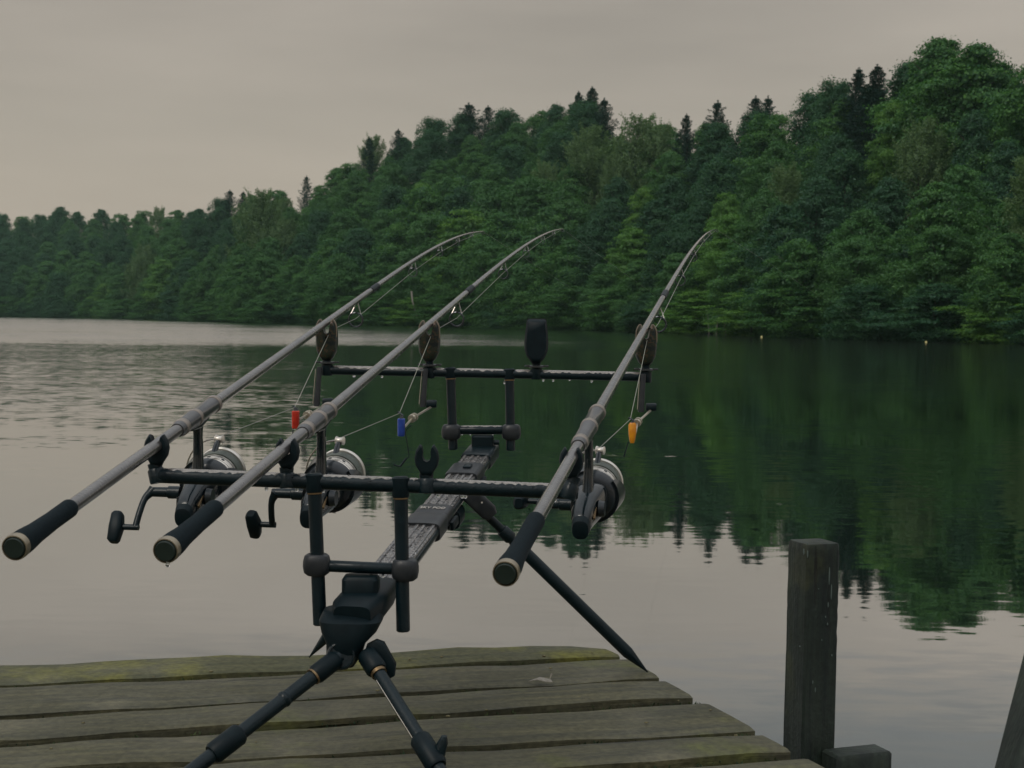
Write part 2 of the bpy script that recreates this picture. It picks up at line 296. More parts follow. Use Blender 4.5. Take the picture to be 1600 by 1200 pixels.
def water_mat():
    m = bpy.data.materials.new('lake water'); m.use_nodes = True; t = m.node_tree; N = t.nodes; L = t.links; b = N['Principled BSDF']
    N.remove(b); df = N.new('ShaderNodeBsdfDiffuse'); df.inputs[0].default_value = (.022, .045, .036, 1); gl = N.new('ShaderNodeBsdfGlossy'); gl.inputs['Roughness'].default_value = .03
    lw = N.new('ShaderNodeLayerWeight'); fr = N.new('ShaderNodeValToRGB'); fe = fr.color_ramp.elements     # mirror share by angle, raised above real water to brighten the lake
    fe[0].position = 0; fe[0].color = (.04, .04, .04, 1); fe[1].position = 1; fe[1].color = (1, 1, 1, 1); lw.inputs[0].default_value = .5
    for p_, v_ in ((.35, .08), (.60, .28), (.72, .64), (.80, .92), (.93, .97)): q_ = fe.new(p_); q_.color = (v_, v_, v_, 1)
    L.new(lw.outputs['Facing'], fr.inputs[0]); ms = N.new('ShaderNodeMixShader'); L.new(fr.outputs[0], ms.inputs[0]); L.new(df.outputs[0], ms.inputs[1]); L.new(gl.outputs[0], ms.inputs[2]); L.new(ms.outputs[0], N['Material Output'].inputs[0])
    tc = N.new('ShaderNodeTexCoord'); sp = N.new('ShaderNodeSeparateXYZ'); L.new(tc.outputs['Object'], sp.inputs[0])
    def math_(op, a, b_=None, c=None, clamp=False):
        n = N.new('ShaderNodeMath'); n.operation = op; n.use_clamp = clamp
        for i, v in enumerate((a, b_, c)):
            if v is None: continue
            if isinstance(v, (int, float)): n.inputs[i].default_value = v
            else: L.new(v, n.inputs[i])
        return n.outputs[0]
    def rng_(v, a, b_, c=0., d=1.):
        n = N.new('ShaderNodeMapRange'); n.interpolation_type = 'SMOOTHSTEP'; n.inputs[1].default_value = a; n.inputs[2].default_value = b_; n.inputs[3].default_value = c; n.inputs[4].default_value = d
        L.new(v, n.inputs[0]); return n.outputs[0]
    def noise(sx, sy, sc, det, col=False, off=0):
        mp = N.new('ShaderNodeMapping'); mp.inputs['Scale'].default_value = (sx, sy, 1); mp.inputs['Location'].default_value = (off, off * 1.7, 0); L.new(tc.outputs['Object'], mp.inputs[0])
        n = N.new('ShaderNodeTexNoise'); n.inputs['Scale'].default_value = sc; n.inputs['Detail'].default_value = det; n.inputs['Roughness'].default_value = .55; L.new(mp.outputs[0], n.inputs[0])
        return n.outputs['Color' if col else 'Fac']
    X, Y = sp.outputs['X'], sp.outputs['Y']
    L.new(rng_(Y, 7., 26., .022, .075), gl.inputs['Roughness'])
    wob = noise(.05, .10, 1., 3)
    Yw = math_('ADD', Y, math_('MULTIPLY', math_('SUBTRACT', wob, .5), 14.))
    # wind-ruffled water: the far left reach of the lake, and a weaker patch in mid-distance on the left
    u = math_('DIVIDE', X, Y)
    far = math_('MULTIPLY', rng_(Yw, 44, 54), rng_(u, -.06, .17, 1., 0.))
    streak = rng_(noise(.02, .06, 1., 3, off=5), .38, .58, .7, 1.)
    far = math_('MULTIPLY', far, streak)
    left = rng_(u, -.24, -.10, 1., 0.)
    mid = math_('MULTIPLY', math_('MULTIPLY', rng_(Yw, 10, 17), rng_(Yw, 44, 54, 1., 0.)), left)
    calm = rng_(noise(.22, .30, 1., 3, off=3), .40, .62)       # patchiness of the light ripples
    near = rng_(Yw, 5.2, 9, 0., 1.)
    a_small = math_('ADD', .0060, math_('MULTIPLY', calm, math_('MULTIPLY_ADD', near, .026, .015)))
    a_small = math_('ADD', a_small, math_('MULTIPLY', mid, .050))
    a_tot = math_('ADD', a_small, math_('MULTIPLY', far, .10))
    n1 = noise(4.2, 12., 1., 4, True); n2 = noise(.55, 1.5, 1., 2, True, 9)
    s1 = N.new('ShaderNodeSeparateColor'); L.new(n1, s1.inputs[0]); s2 = N.new('ShaderNodeSeparateColor'); L.new(n2, s2.inputs[0])
    def cen(v, k=1.): return math_('MULTIPLY', math_('SUBTRACT', v, .5), k)
    sx = math_('MULTIPLY', math_('ADD', cen(s1.outputs[0], 1.4), cen(s2.outputs[0], .8)), a_tot)
    sy = math_('MULTIPLY', math_('ADD', cen(s1.outputs[1], 3.2), cen(s2.outputs[1], 1.0)), a_tot)
    sy = math_('SUBTRACT', sy, math_('ADD', math_('MULTIPLY', far, .085), math_('MULTIPLY', mid, .016)))
    cb = N.new('ShaderNodeCombineXYZ'); L.new(sx, cb.inputs[0]); L.new(sy, cb.inputs[1]); cb.inputs[2].default_value = 1
    nn = N.new('ShaderNodeVectorMath'); nn.operation = 'NORMALIZE'; L.new(cb.outputs[0], nn.inputs[0]); L.new(nn.outputs[0], gl.inputs['Normal'])
    return m
wm = MB().add([(-400, -4.5, WZ), (320, -4.5, WZ), (320, 540, WZ), (-400, 540, WZ)], [(0, 1, 2, 3)])
wat = wm.build('lake_water', water_mat(), flat=True); wat['kind'] = 'structure'; wat['label'] = 'calm green lake water mirroring the forest and grey sky'

# ------------------------------------------------------------------ trees
def leaf_mat(name, c1, c2, c3):
    m = bpy.data.materials.new(name); m.use_nodes = True; t = m.node_tree; N = t.nodes; L = t.links; N.remove(N['Principled BSDF']); out = N['Material Output']
    at_ = N.new('ShaderNodeAttribute'); at_.attribute_name = 'tone'
    oi = N.new('ShaderNodeObjectInfo')
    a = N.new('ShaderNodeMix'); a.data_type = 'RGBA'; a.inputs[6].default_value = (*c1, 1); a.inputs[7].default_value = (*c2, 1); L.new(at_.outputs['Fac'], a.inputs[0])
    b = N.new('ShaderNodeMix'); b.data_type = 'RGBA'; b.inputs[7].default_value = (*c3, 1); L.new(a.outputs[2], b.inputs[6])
    r = N.new('ShaderNodeMapRange'); r.inputs[1].default_value = .25; r.inputs[2].default_value = 1.; r.inputs[4].default_value = .75; L.new(oi.outputs['Random'], r.inputs[0]); L.new(r.outputs[0], b.inputs[0])
    d = N.new('ShaderNodeBsdfDiffuse'); tr = N.new('ShaderNodeBsdfTranslucent'); L.new(b.outputs[2], d.inputs[0])
    tm_ = N.new('ShaderNodeMix'); tm_.data_type = 'RGBA'; tm_.blend_type = 'MULTIPLY'; tm_.inputs[0].default_value = 1; tm_.inputs[7].default_value = (1.0, 1.25, .5, 1); L.new(b.outputs[2], tm_.inputs[6]); L.new(tm_.outputs[2], tr.inputs[0])
    gl = N.new('ShaderNodeBsdfGlossy'); gl.inputs['Roughness'].default_value = .5; gl.inputs[0].default_value = (.8, .9, 1, 1)
    m1 = N.new('ShaderNodeMixShader'); m1.inputs[0].default_value = .28; L.new(d.outputs[0], m1.inputs[1]); L.new(tr.outputs[0], m1.inputs[2])
    m2 = N.new('ShaderNodeMixShader'); m2.inputs[0].default_value = .025; L.new(m1.outputs[0], m2.inputs[1]); L.new(gl.outputs[0], m2.inputs[2])
    L.new(m2.outputs[0], out.inputs[0]); return m
LM = dict(green=leaf_mat('broad leaves', (.022, .088, .034), (.100, .236, .040), (.056, .150, .042)),
          bright=leaf_mat('fresh leaves', (.046, .135, .032), (.145, .295, .036), (.092, .220, .038)),
          dark=leaf_mat('dark leaves', (.014, .062, .038), (.052, .138, .040), (.034, .100, .044)),
          pale=leaf_mat('silver green leaves', (.066, .130, .056), (.145, .230, .080), (.105, .180, .064)),
          spruce=leaf_mat('spruce needles', (.006, .030, .028), (.020, .058, .038), (.015, .046, .035)))
M['bark'] = mat('bark', (.05, .048, .04), .9, base2=(.10, .095, .08), nscale=5, stretch=(3, 3, .5))
def cards(pts, nor, size, tone, aspect=.62, name='crown'):
    n = len(pts)
    a = np.cross(nor, rng.normal(size=(n, 3))); a /= np.linalg.norm(a, axis=1)[:, None] + 1e-9
    b = np.cross(nor, a)
    s = size[:, None]; k = rng.uniform(-.25, .25, (n, 1))
    v = np.stack([pts - a * s, pts + a * s * k - b * s * aspect, pts + a * s, pts - a * s * k + b * s * aspect], 1).reshape(-1, 3)
    me = bpy.data.meshes.new(name); me.vertices.add(n * 4); me.vertices.foreach_set('co', v.ravel())
    me.loops.add(n * 4); me.loops.foreach_set('vertex_index', np.arange(n * 4, dtype=np.int32))
    me.polygons.add(n); me.polygons.foreach_set('loop_start', np.arange(0, n * 4, 4, dtype=np.int32)); me.polygons.foreach_set('loop_total', np.full(n, 4, dtype=np.int32))
    me.update(calc_edges=True)
    at_ = me.attributes.new('tone', 'FLOAT', 'FACE'); at_.data.foreach_set('value', tone.astype(np.float32))
    return me
def broad(seed, low=.03, W=.31, layers=.72, ncl=135, nl=430, ls=.0077, droop=.18, mid=.42):
    g = np.random.default_rng(seed); P_, N_, Sz, T_ = [], [], [], []
    lob = [(g.uniform(0, 2 * math.pi), g.uniform(.15, .95), g.uniform(.18, .42)) for _ in range(9)]
    def prof(q): return max(.04, 1 - abs((q - mid) / (.60 if q > mid else .62)) ** 1.9) ** .70
    def bulge(h, th): return .82 + sum(a * math.exp(-((h - hh) / .11) ** 2) * max(0, math.cos(th - t0)) ** 2 for t0, hh, a in lob)
    for c in range(ncl):
        q = (c + g.random()) / ncl; h = low + (1 - low) * q; th = g.uniform(0, 2 * math.pi)
        rr = W * prof(q) * bulge(h, th) * g.uniform(.62, 1.06)
        s = g.uniform(.030, .088) * (1.12 - .5 * q); hs = g.uniform(layers * .7, layers * 1.3)
        cen = np.array([math.cos(th) * rr, math.sin(th) * rr, min(h, .985) - s * hs])
        m = int(nl * (s / .065) ** 1.5)
        d = g.normal(size=(m, 3)); d /= np.linalg.norm(d, axis=1)[:, None]; d[:, 2] = np.where(g.random(m) < .72, np.abs(d[:, 2]), -np.abs(d[:, 2]))
        rad = .35 + .9 * g.random(m) ** .6; rad += (g.random(m) < .16) * g.uniform(0, .8, m)      # loose sprays beyond the clump
        out = np.array([math.cos(th), math.sin(th), 0])
        wob = 1 + .28 * np.sin(d[:, 0] * 5 + c) * np.sin(d[:, 1] * 6 + 2 * c)
        p = d * (rad * wob)[:, None] * np.array([1.2, 1.2, hs]) * s
        p[:, 2] -= (p @ out) * droop
        P_.append(cen + p); nn = d * .8 + np.array([0, 0, .7]) + out * .3 + g.normal(size=(m, 3)) * .75; nn /= np.linalg.norm(nn, axis=1)[:, None]; N_.append(nn)
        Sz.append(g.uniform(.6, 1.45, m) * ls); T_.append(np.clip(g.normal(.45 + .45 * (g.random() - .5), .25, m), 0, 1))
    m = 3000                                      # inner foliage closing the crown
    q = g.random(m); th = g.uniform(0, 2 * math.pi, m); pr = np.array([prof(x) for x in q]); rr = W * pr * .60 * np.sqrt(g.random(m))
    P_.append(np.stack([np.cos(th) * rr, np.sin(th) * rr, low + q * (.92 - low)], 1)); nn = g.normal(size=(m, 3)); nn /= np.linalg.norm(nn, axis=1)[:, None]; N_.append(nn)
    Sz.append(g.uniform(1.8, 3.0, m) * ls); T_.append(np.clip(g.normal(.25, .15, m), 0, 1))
    P_ = np.concatenate(P_); P_[:, 2] = np.maximum(P_[:, 2], .012)
    return cards(P_, np.concatenate(N_), np.concatenate(Sz), np.concatenate(T_))
def willowy(seed):                               # airy crown of upright sprays
    g = np.random.default_rng(seed); P_, N_, Sz, T_ = [], [], [], []
    for c in range(150):
        q = g.random() ** .8; h = .12 + .80 * q; th = g.uniform(0, 2 * math.pi); prof = math.sin(math.pi * (q * .78 + .17)) ** .8; rr = .25 * prof * g.uniform(.3, 1.05)
        L_ = g.uniform(.08, .17); o = np.array([math.cos(th), math.sin(th), 0]); m = 130
        t = g.random(m); sp_ = .022 * (1 - .6 * t)
        p = np.array([math.cos(th) * rr, math.sin(th) * rr, h]) + np.outer(t * L_, np.array([0, 0, 1]) + o * .45) + g.normal(size=(m, 3)) * sp_[:, None]
        P_.append(p); nn = g.normal(size=(m, 3)) + o * .8 + np.array([0, 0, .3]); N_.append(nn / np.linalg.norm(nn, axis=1)[:, None]); Sz.append(g.uniform(.005, .010, m)); T_.append(np.clip(g.normal(.5, .25, m), 0, 1))
    m = 1800; q = g.random(m); th = g.uniform(0, 2 * math.pi, m); rr = .14 * np.sin(np.pi * (q * .8 + .15)) * np.sqrt(g.random(m))
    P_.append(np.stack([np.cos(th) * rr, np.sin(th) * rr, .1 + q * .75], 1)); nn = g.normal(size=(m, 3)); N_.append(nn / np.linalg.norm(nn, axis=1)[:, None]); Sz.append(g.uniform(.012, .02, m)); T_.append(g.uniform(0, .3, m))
    return cards(np.concatenate(P_), np.concatenate(N_), np.concatenate(Sz), np.concatenate(T_))
def spruce(seed, wid=.17):
    g = np.random.default_rng(seed); P_, N_, Sz, T_ = [], [], [], []
    h = .10
    while h < .985:
        R_ = wid * (1 - h) ** .62 + .003; nb_ = int(5 + 9 * (1 - h)); th0 = g.uniform(0, 6.28)
        for k in range(nb_):
            th = th0 + 2 * math.pi * k / nb_ + g.normal() * .2; R = R_ * g.uniform(.5, 1.2); m = int(34 + 150 * R / wid)
            t = g.random(m) ** .7; o = np.array([math.cos(th), math.sin(th), 0]); s_ = np.array([-math.sin(th), math.cos(th), 0])
            wv = (1 - t) * .30 * R + .006
            p = np.outer(t * R, o) + np.outer(g.uniform(-1, 1, m) * wv, s_); p[:, 2] += h - .30 * R * t + .22 * R * t ** 3 * 1.4 - np.abs(g.normal(size=m)) * .010
            P_.append(p); nn = np.array([0, 0, 1.]) + o * .4 + g.normal(size=(m, 3)) * .5; N_.append(nn / np.linalg.norm(nn, axis=1)[:, None]); Sz.append(g.uniform(.005, .010, m)); T_.append(np.clip(g.normal(.4, .3, m), 0, 1))
        h += g.uniform(.020, .034) * (1.15 - .5 * h)
    m = 160; z = g.uniform(.93, 1.0, m); P_.append(np.stack([g.normal(size=m) * .003, g.normal(size=m) * .003, z], 1)); nn = g.normal(size=(m, 3)); N_.append(nn / np.linalg.norm(nn, axis=1)[:, None]); Sz.append(np.full(m, .005)); T_.append(np.full(m, .3))
    return cards(np.concatenate(P_), np.concatenate(N_), np.concatenate(Sz), np.concatenate(T_), .3)
def trunk_mesh(seed, conifer=False):
    g = random.Random(seed); mb = MB(); pts = [Vector((0, 0, -.06))]; x = y = 0
    for k in range(1, 9):
        x += g.uniform(-.006, .006); y += g.uniform(-.006, .006); pts.append(Vector((x, y, k / 8 * .93)))
    mb.tube(pts, [.016 * (1 - .88 * k / 8) + .001 for k in range(9)], 7)
    if not conifer:
        for k in range(10):
            i = g.randint(2, 6); a = g.uniform(0, 6.28); Ln = g.uniform(.1, .2); p = pts[i]
            q = [p, p + Vector((math.cos(a) * Ln * .45, math.sin(a) * Ln * .45, Ln * .25)), p + Vector((math.cos(a) * Ln, math.sin(a) * Ln, Ln * .75))]
            mb.tube(q, [.006, .0042, .0012], 5)
    me = mb.build('trunk', M['bark']); m_ = me.data; bpy.data.objects.remove(me); return m_
CR = {}
CR['green'] = [broad(11), broad(12, W=.34, layers=.6), broad(13, W=.28, ncl=110, mid=.5), broad(14, W=.32, layers=.9, droop=.3), broad(15, W=.30, ncl=150)]
CR['dark'] = [broad(21, W=.29), broad(22, W=.26, layers=1., mid=.5)]
CR['bright'] = [broad(31, W=.32, layers=.5, droop=.12, ncl=95)]
CR['pale'] = [willowy(41), willowy(42)]
CR['spruce'] = [spruce(51, .24), spruce(52, .20), spruce(53, .28)]
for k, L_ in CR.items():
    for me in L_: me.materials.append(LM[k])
TRB = [trunk_mesh(1), trunk_mesh(2), trunk_mesh(3)]; TRC = [trunk_mesh(4, True)]
TREES = []
def tree(kind, px, t, top_py, row, wf=1., var=None):
    p = at(px, t); d = p.y; hz = 500 + .014 * (px - 800); top = EYE.z + (hz - top_py) * d / FPX
    H = max(4., top - p.z)
    r = bpy.data.objects.new('spruce_tree' if kind == 'spruce' else 'broadleaf_tree', None); COL.objects.link(r)
    r.location = p; r.rotation_euler = (0, 0, random.uniform(0, 6.28))
    base = {'spruce': 1.0, 'pale': 1.}.get(kind, 1.)
    Wd = wf * random.uniform(.9, 1.12) * base
    r.scale = (1, 1, 1)
    cm_ = CR[kind][(var if var is not None else random.randrange(len(CR[kind])))]; tm_ = (TRC if kind == 'spruce' else TRB)[random.randrange(1 if kind == 'spruce' else 3)]
    for nm, me in (('crown', cm_), ('trunk', tm_)):
        c = bpy.data.objects.new(nm, me); link(c, r); c.scale = (H * Wd, H * Wd, H)
    TREES.append([px, kind, row, r, H]); return r
# named trees of the skyline
sky_trees = [
 ('spruce', 897, .93, 148, .9), ('spruce', 918, .95, 141, 1.), ('spruce', 937, .92, 158, .8), ('dark', 862, .90, 164, .9), ('dark', 908, .86, 160, .9), ('spruce', 727, 1., 166, 1.3), ('spruce', 757, 1., 170, .9),
 ('dark', 785, .92, 172, 1.0), ('pale', 912, .55, 208, .95), ('pale', 990, .75, 193, 1.1), ('pale', 1022, .8, 203, .9), ('pale', 850, .38, 262, .8),
 ('spruce', 1065, .88, 183, .8), ('spruce', 1113, .94, 162, .9), ('spruce', 1172, .96, 155, .8), ('spruce', 1191, .94, 155, .7), 
 ('dark', 1296, .85, 126, .8), ('spruce', 1331, .85, 112, .9), ('spruce', 1359, .88, 107, .9), ('green', 1462, .80, 62, 1.15), ('green', 1512, .85, 70, 1.), ('dark', 1420, .80, 95, .9), ('green', 1612, .7, 92, 1.), ('dark', 1550, .8, 102, .9),
 ('spruce', 357, .96, 300, 1.), ('spruce', 378, .93, 303, 1.), ('pale', 402, .45, 306, 1.1), ('spruce', 573, 1, 218, .8), ('spruce', 618, .98, 206, .9), 
 ('dark', 95, .9, 323, 1.),
 ('bright', 1150, .0, 408, .8), ('bright', 1130, .25, 300, .7), ('bright', 1000, .3, 292, .6), ('bright', 1385, .62, 160, .6), ('green', 700, .3, 275, .8), ('bright', 655, .28, 285, .6)]
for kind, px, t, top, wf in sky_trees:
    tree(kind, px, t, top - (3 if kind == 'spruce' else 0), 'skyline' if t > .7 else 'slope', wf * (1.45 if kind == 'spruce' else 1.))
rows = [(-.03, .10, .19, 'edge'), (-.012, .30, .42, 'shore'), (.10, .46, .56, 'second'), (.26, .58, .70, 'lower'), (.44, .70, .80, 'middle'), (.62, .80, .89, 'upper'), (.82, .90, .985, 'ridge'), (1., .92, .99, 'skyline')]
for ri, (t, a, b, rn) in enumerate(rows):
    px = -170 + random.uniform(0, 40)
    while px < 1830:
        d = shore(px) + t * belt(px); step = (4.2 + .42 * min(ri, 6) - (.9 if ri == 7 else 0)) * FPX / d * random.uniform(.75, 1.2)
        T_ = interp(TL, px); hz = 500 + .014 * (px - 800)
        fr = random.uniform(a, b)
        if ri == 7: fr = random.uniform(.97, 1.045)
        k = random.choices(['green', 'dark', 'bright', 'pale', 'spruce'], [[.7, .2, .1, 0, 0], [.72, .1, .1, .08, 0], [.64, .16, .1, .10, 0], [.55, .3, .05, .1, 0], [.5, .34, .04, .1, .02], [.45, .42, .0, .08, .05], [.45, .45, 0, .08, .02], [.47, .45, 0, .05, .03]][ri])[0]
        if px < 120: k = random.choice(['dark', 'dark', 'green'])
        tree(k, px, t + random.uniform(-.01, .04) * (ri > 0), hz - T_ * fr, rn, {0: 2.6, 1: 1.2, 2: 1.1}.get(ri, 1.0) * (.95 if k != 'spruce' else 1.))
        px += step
# the wood goes on beyond both edges of the frame: one mass
lowc = broad(77, ncl=60, nl=90, ls=.016); nv = len(lowc.vertices); cv = np.empty(nv * 3); lowc.vertices.foreach_get('co', cv); cv = cv.reshape(-1, 3); V_ = []
for a_, b_ in ((-860, -175), (1835, 2650)):
    for t in (-.02, .2, .45, .7, .95):
        px = a_ + random.uniform(0, 30)
        while px < b_:
            p = at(px, t); top = EYE.z + interp(TL, px) * (.45 + .55 * max(0, t)) * p.y / FPX; H = max(5., top - p.z); an = random.uniform(0, 6.28); c_, s_ = math.cos(an), math.sin(an)
            V_.append(np.stack([(cv[:, 0] * c_ - cv[:, 1] * s_) * H * 1.15 + p.x, (cv[:, 0] * s_ + cv[:, 1] * c_) * H * 1.15 + p.y, cv[:, 2] * H + p.z], 1)); px += 7.5 * FPX / p.y
V_ = np.concatenate(V_); n4 = len(V_) // 4
wm_ = bpy.data.meshes.new('far_wood'); wm_.vertices.add(n4 * 4); wm_.vertices.foreach_set('co', V_.ravel()); wm_.loops.add(n4 * 4); wm_.loops.foreach_set('vertex_index', np.arange(n4 * 4, dtype=np.int32))
wm_.polygons.add(n4); wm_.polygons.foreach_set('loop_start', np.arange(0, n4 * 4, 4, dtype=np.int32)); wm_.polygons.foreach_set('loop_total', np.full(n4, 4, dtype=np.int32)); wm_.update(calc_edges=True)
ta = wm_.attributes.new('tone', 'FLOAT', 'FACE'); ta.data.foreach_set('value', rng.uniform(.1, .8, n4).astype(np.float32)); wm_.materials.append(LM['green'])
fw = bpy.data.objects.new('far_wood', wm_); COL.objects.link(fw); fw['kind'] = 'stuff'; fw['label'] = 'wood going on beyond the frame along the lake shore'
# labels of the trees: kind, row, place
MARK = [(-9999, 'beyond the left frame edge'), (0, 'at the photo\'s left edge'), (50, 'near the left edge'), (100, 'over the dark far shore'), (150, 'over the far shore ripples'), (200, 'right of the dark far shore'),
        (250, 'over the first reel'), (300, 'left of the low ridge\'s end'), (350, 'at the low ridge\'s end'), (390, 'where ridge meets hill'), (430, 'at the hill\'s left foot'), (470, 'left of the first alarm'),
        (505, 'over the first alarm'), (545, 'right of the first alarm'), (590, 'over the left rod\'s middle'), (630, 'left of the second alarm'), (670, 'over the second alarm'), (715, 'left of the left rod tip'), (760, 'right of the left rod tip'),
        (800, 'left of the black alarm case'), (840, 'over the black alarm case'), (875, 'at the middle rod tip'), (915, 'under the tall dark spruces'), (955, 'right of the tall spruces'), (1000, 'over the rightmost alarm'),
        (1045, 'left of the right rod tip'), (1090, 'at the right rod tip'), (1130, 'right of the right rod tip'), (1175, 'over the left float'), (1215, 'left of the wooden post'), (1255, 'over the wooden post'), (1300, 'under the paired spruces'), (1345, 'right of the paired spruces'),
        (1390, 'left of the big round tree'), (1440, 'over the right float'), (1490, 'right of the right float'), (1540, 'near the right edge'), (1580, 'at the photo\'s right edge'), (1605, 'beyond the right frame edge')]
KN = dict(green='green leafy tree', dark='dark leafy tree', bright='bright yellow-green tree', pale='pale feathery tree', spruce='dark pointed spruce')
RN = dict(edge='low over the water', shore='at the water', second='second from the water', slope='proud of the slope', lower='low on the slope', middle='mid-slope', upper='high up', ridge='under the ridge', skyline='on the skyline')
bins = {}
for T in TREES:
    pl = [m_ for x, m_ in MARK if x <= T[0]][-1]; bins.setdefault((T[1], T[2], pl), []).append(T)
for (k, rn, pl), L_ in bins.items():
    L_.sort(key=lambda q: q[0])
    for i, T in enumerate(L_):
        n_ = len(L_); pre = ''
        if n_ == 2: pre = ('left of two: ', 'right of two: ')[i]
        elif n_ > 2: pre = ['leftmost: ', 'second from left: ', 'third from left: ', 'fourth from left: ', 'fifth from left: ', 'sixth from left: ', 'seventh from left: ', 'eighth from left: '][min(i, 7)]
        T[3]['label'] = f'{pre}{KN[k]} {RN[rn]} {pl}'; T[3]['category'] = 'tree'
        T[3]['group'] = 'trees on the wooded slope across the lake'
# bare pale branch hanging before the shore trees
dbp = [P(643, 455, 184), P(645, 472, 184), P(650, 490, 184), P(656, 505, 184)]
db = MB().tube(curve(dbp, 5), [.13 - .005 * i for i in range(16)], 6)
dbo = db.build('dead_branch', mat('bare pale wood', (.30, .28, .25), .8)); tag(dbo, 'bare pale branch hanging to the water between the two left alarms', 'branch')
PW = mat('bare grey stem', (.11, .11, .09), .85)
for x, y0, y1, dx, lab in ((1108, 486, 521, -2, 'pale bare stem at the water right of the rightmost alarm, leftmost of three'), (1119, 492, 522, 3, 'pale bare stem at the water, middle one of three'), (1134, 488, 523, -3, 'pale bare stem at the water left of the left float, rightmost of three')):
    D_ = shore(x) - 4.2; q_ = MB().tube(curve([P(x, y1 + 4, D_), P(x + dx * .6, (y0 + y1) / 2, D_), P(x + dx * 1.5, y0, D_)], 4), [.055 - .005 * i for i in range(9)], 6)
    tag(q_.build('bare_stem', PW), lab, 'stem', 'bare stems at the far shore')
for x, y, lab in ((1190, 527.5, 'small pale float on the dark water left of the wooden post'), (1447, 535.5, 'small pale float on the dark water near the right shore')):
    g = G(x, y, WZ); b_ = MB(); r_ = .078 * g.y / 100
    b_.ball(g + Vector((0, 0, r_ * .4)), r_, 12, 8); b_.tube([g + Vector((0, 0, r_ * 1.2)), g + Vector((0, 0, r_ * 1.55))], r_ * .3, 6)
    tag(b_.build('float', M['buoy']), lab, 'float', 'floats off the far shore')

# teal haze added over the lake to lift the dark tones of the wood
hz_ = MB(); hz_.add([(x, y, z) for x in (-420, 330) for y in (-80, 560) for z in (-6.5, 75)], [(0, 1, 3, 2), (4, 6, 7, 5), (0, 4, 5, 1), (2, 3, 7, 6), (0, 2, 6, 4), (1, 5, 7, 3)])
hm = bpy.data.materials.new('haze'); hm.use_nodes = True; hm.node_tree.nodes.remove(hm.node_tree.nodes['Principled BSDF']); pvn = hm.node_tree.nodes.new('ShaderNodeVolumePrincipled')
pvn.inputs['Color'].default_value = (.62, .92, .82, 1); pvn.inputs['Density'].default_value = .00020; pvn.inputs['Anisotropy'].default_value = 0.
hm.node_tree.links.new(pvn.outputs[0], hm.node_tree.nodes['Material Output'].inputs['Volume'])
ho = hz_.build('haze', hm, flat=True); ho['kind'] = 'stuff'; ho['label'] = 'thin teal haze added over the lake to lift dark tones'

# ------------------------------------------------------------------ jetty
jet = thing('jetty', 'mossy wet plank jetty in the foreground, planks running across', 'jetty', (0, 1.2, 0))
E0 = Vector((0.150, 2.372, 0)); E1 = Vector((0.372, 1.722, 0)); ED = (E1 - E0).normalized()
lines = [((-0.759, 2.180), (0.150, 2.372)), ((-0.712, 2.043), (0.006, 2.230)), ((-0.656, 1.882), (0.193, 2.128)), ((-0.613, 1.768), (0.183, 1.998)), ((-0.578, 1.650), (0.167, 1.823))]
lines = [(Vector((*a, 0)), Vector((*b, 0))) for a, b in lines]
k = 5
last = lines[-1][0]
while k < 26:
    last = last - DVv * .128; lines.append((last, last + DU)); k += 1
def xedge(a, b, extra=0.):                        # where the line a-b meets the right edge of the deck
    d = (b - a).normalized(); den = d.x * ED.y - d.y * ED.x; w_ = E0 - a
    return a + d * ((w_.x * ED.y - w_.y * ED.x) / den + extra)
gaps = [0, .017, .021, .029, .026] + [.024] * 30
for i in range(len(lines) - 1):
    (a0, b0), (a1, b1) = lines[i], lines[i + 1]
    d0 = (b0 - a0).normalized(); d1 = (b1 - a1).normalized(); n0 = Vector((-d0.y, d0.x, 0)); n1 = Vector((-d1.y, d1.x, 0))
    ex = [0.0, .002, -.002, .003, -.002, .004][i % 6]
    RA = xedge(a0, b0, ex); RB = xedge(a1, b1, ex); LA = a0 - d0 * 1.7; LB = a1 - d1 * 1.7
    N_ = 44; top = []; z0 = [0, -.001, .001, -.0005, .0015][i % 5]
    prof = [(0, -.030), (0, -.003), (.10, -.0004), (.5, 0), (.90, -.0004), (1, -.003), (1, -.030)]
    R = []
    for s_ in range(N_ + 1):
        t = s_ / N_; A = lerp(LA, RA, t) - n0 * gaps[i] * (.5 + .09 * math.sin(s_ * 1.7 + i)); B = lerp(LB, RB, t) + n1 * gaps[i + 1] * (.5 + .09 * math.sin(s_ * 1.3 + i * 2))
        if i == 0:
            A = A - n0 * (.010 + .0055 * math.sin(s_ * .9) + .004 * math.sin(s_ * 2.3 + 1) + .05 * max(0, t - .965) * 20 * .6)
            A += n0 * .0
        if s_ == N_: A -= d0 * .006; B -= d1 * .006
        wv = .0012 * math.sin(s_ * .8 + i * 3) + .0008 * math.sin(s_ * 2.1)
        R.append([lerp(A, B, q) + Vector((0, 0, zz + z0 + (wv if zz > -.01 else 0))) for q, zz in prof])
    mb = MB(); mb.rings(R)
    mb.build('plank', M['plank_moss'] if i in (0,) else M['plank'], jet, sharp=50)
# joists below, and legs of the jetty
for off in (.10, .62, 1.25):
    a = E0 - DU * off + Vector((0, 0, -.0715)) - DVv * .09; b = a + ED * 3.2
    mb = MB(); mb.box((a + b) / 2, ED, Vector((0, 0, 1)), ED.cross(Vector((0, 0, 1))), (b - a).length / 2, .04, .03); mb.build('joist', M['joist'], jet)
for off, dn in ((.06, .30), (1.2, .30), (.06, 2.6), (1.2, 2.6)):
    c = E0 - DU * off + ED * dn; mb = MB(); mb.tube([c + Vector((0, 0, -1.2)), c + Vector((0, 0, -.1125))], .045, 14); mb.build('leg', M['post'], jet)
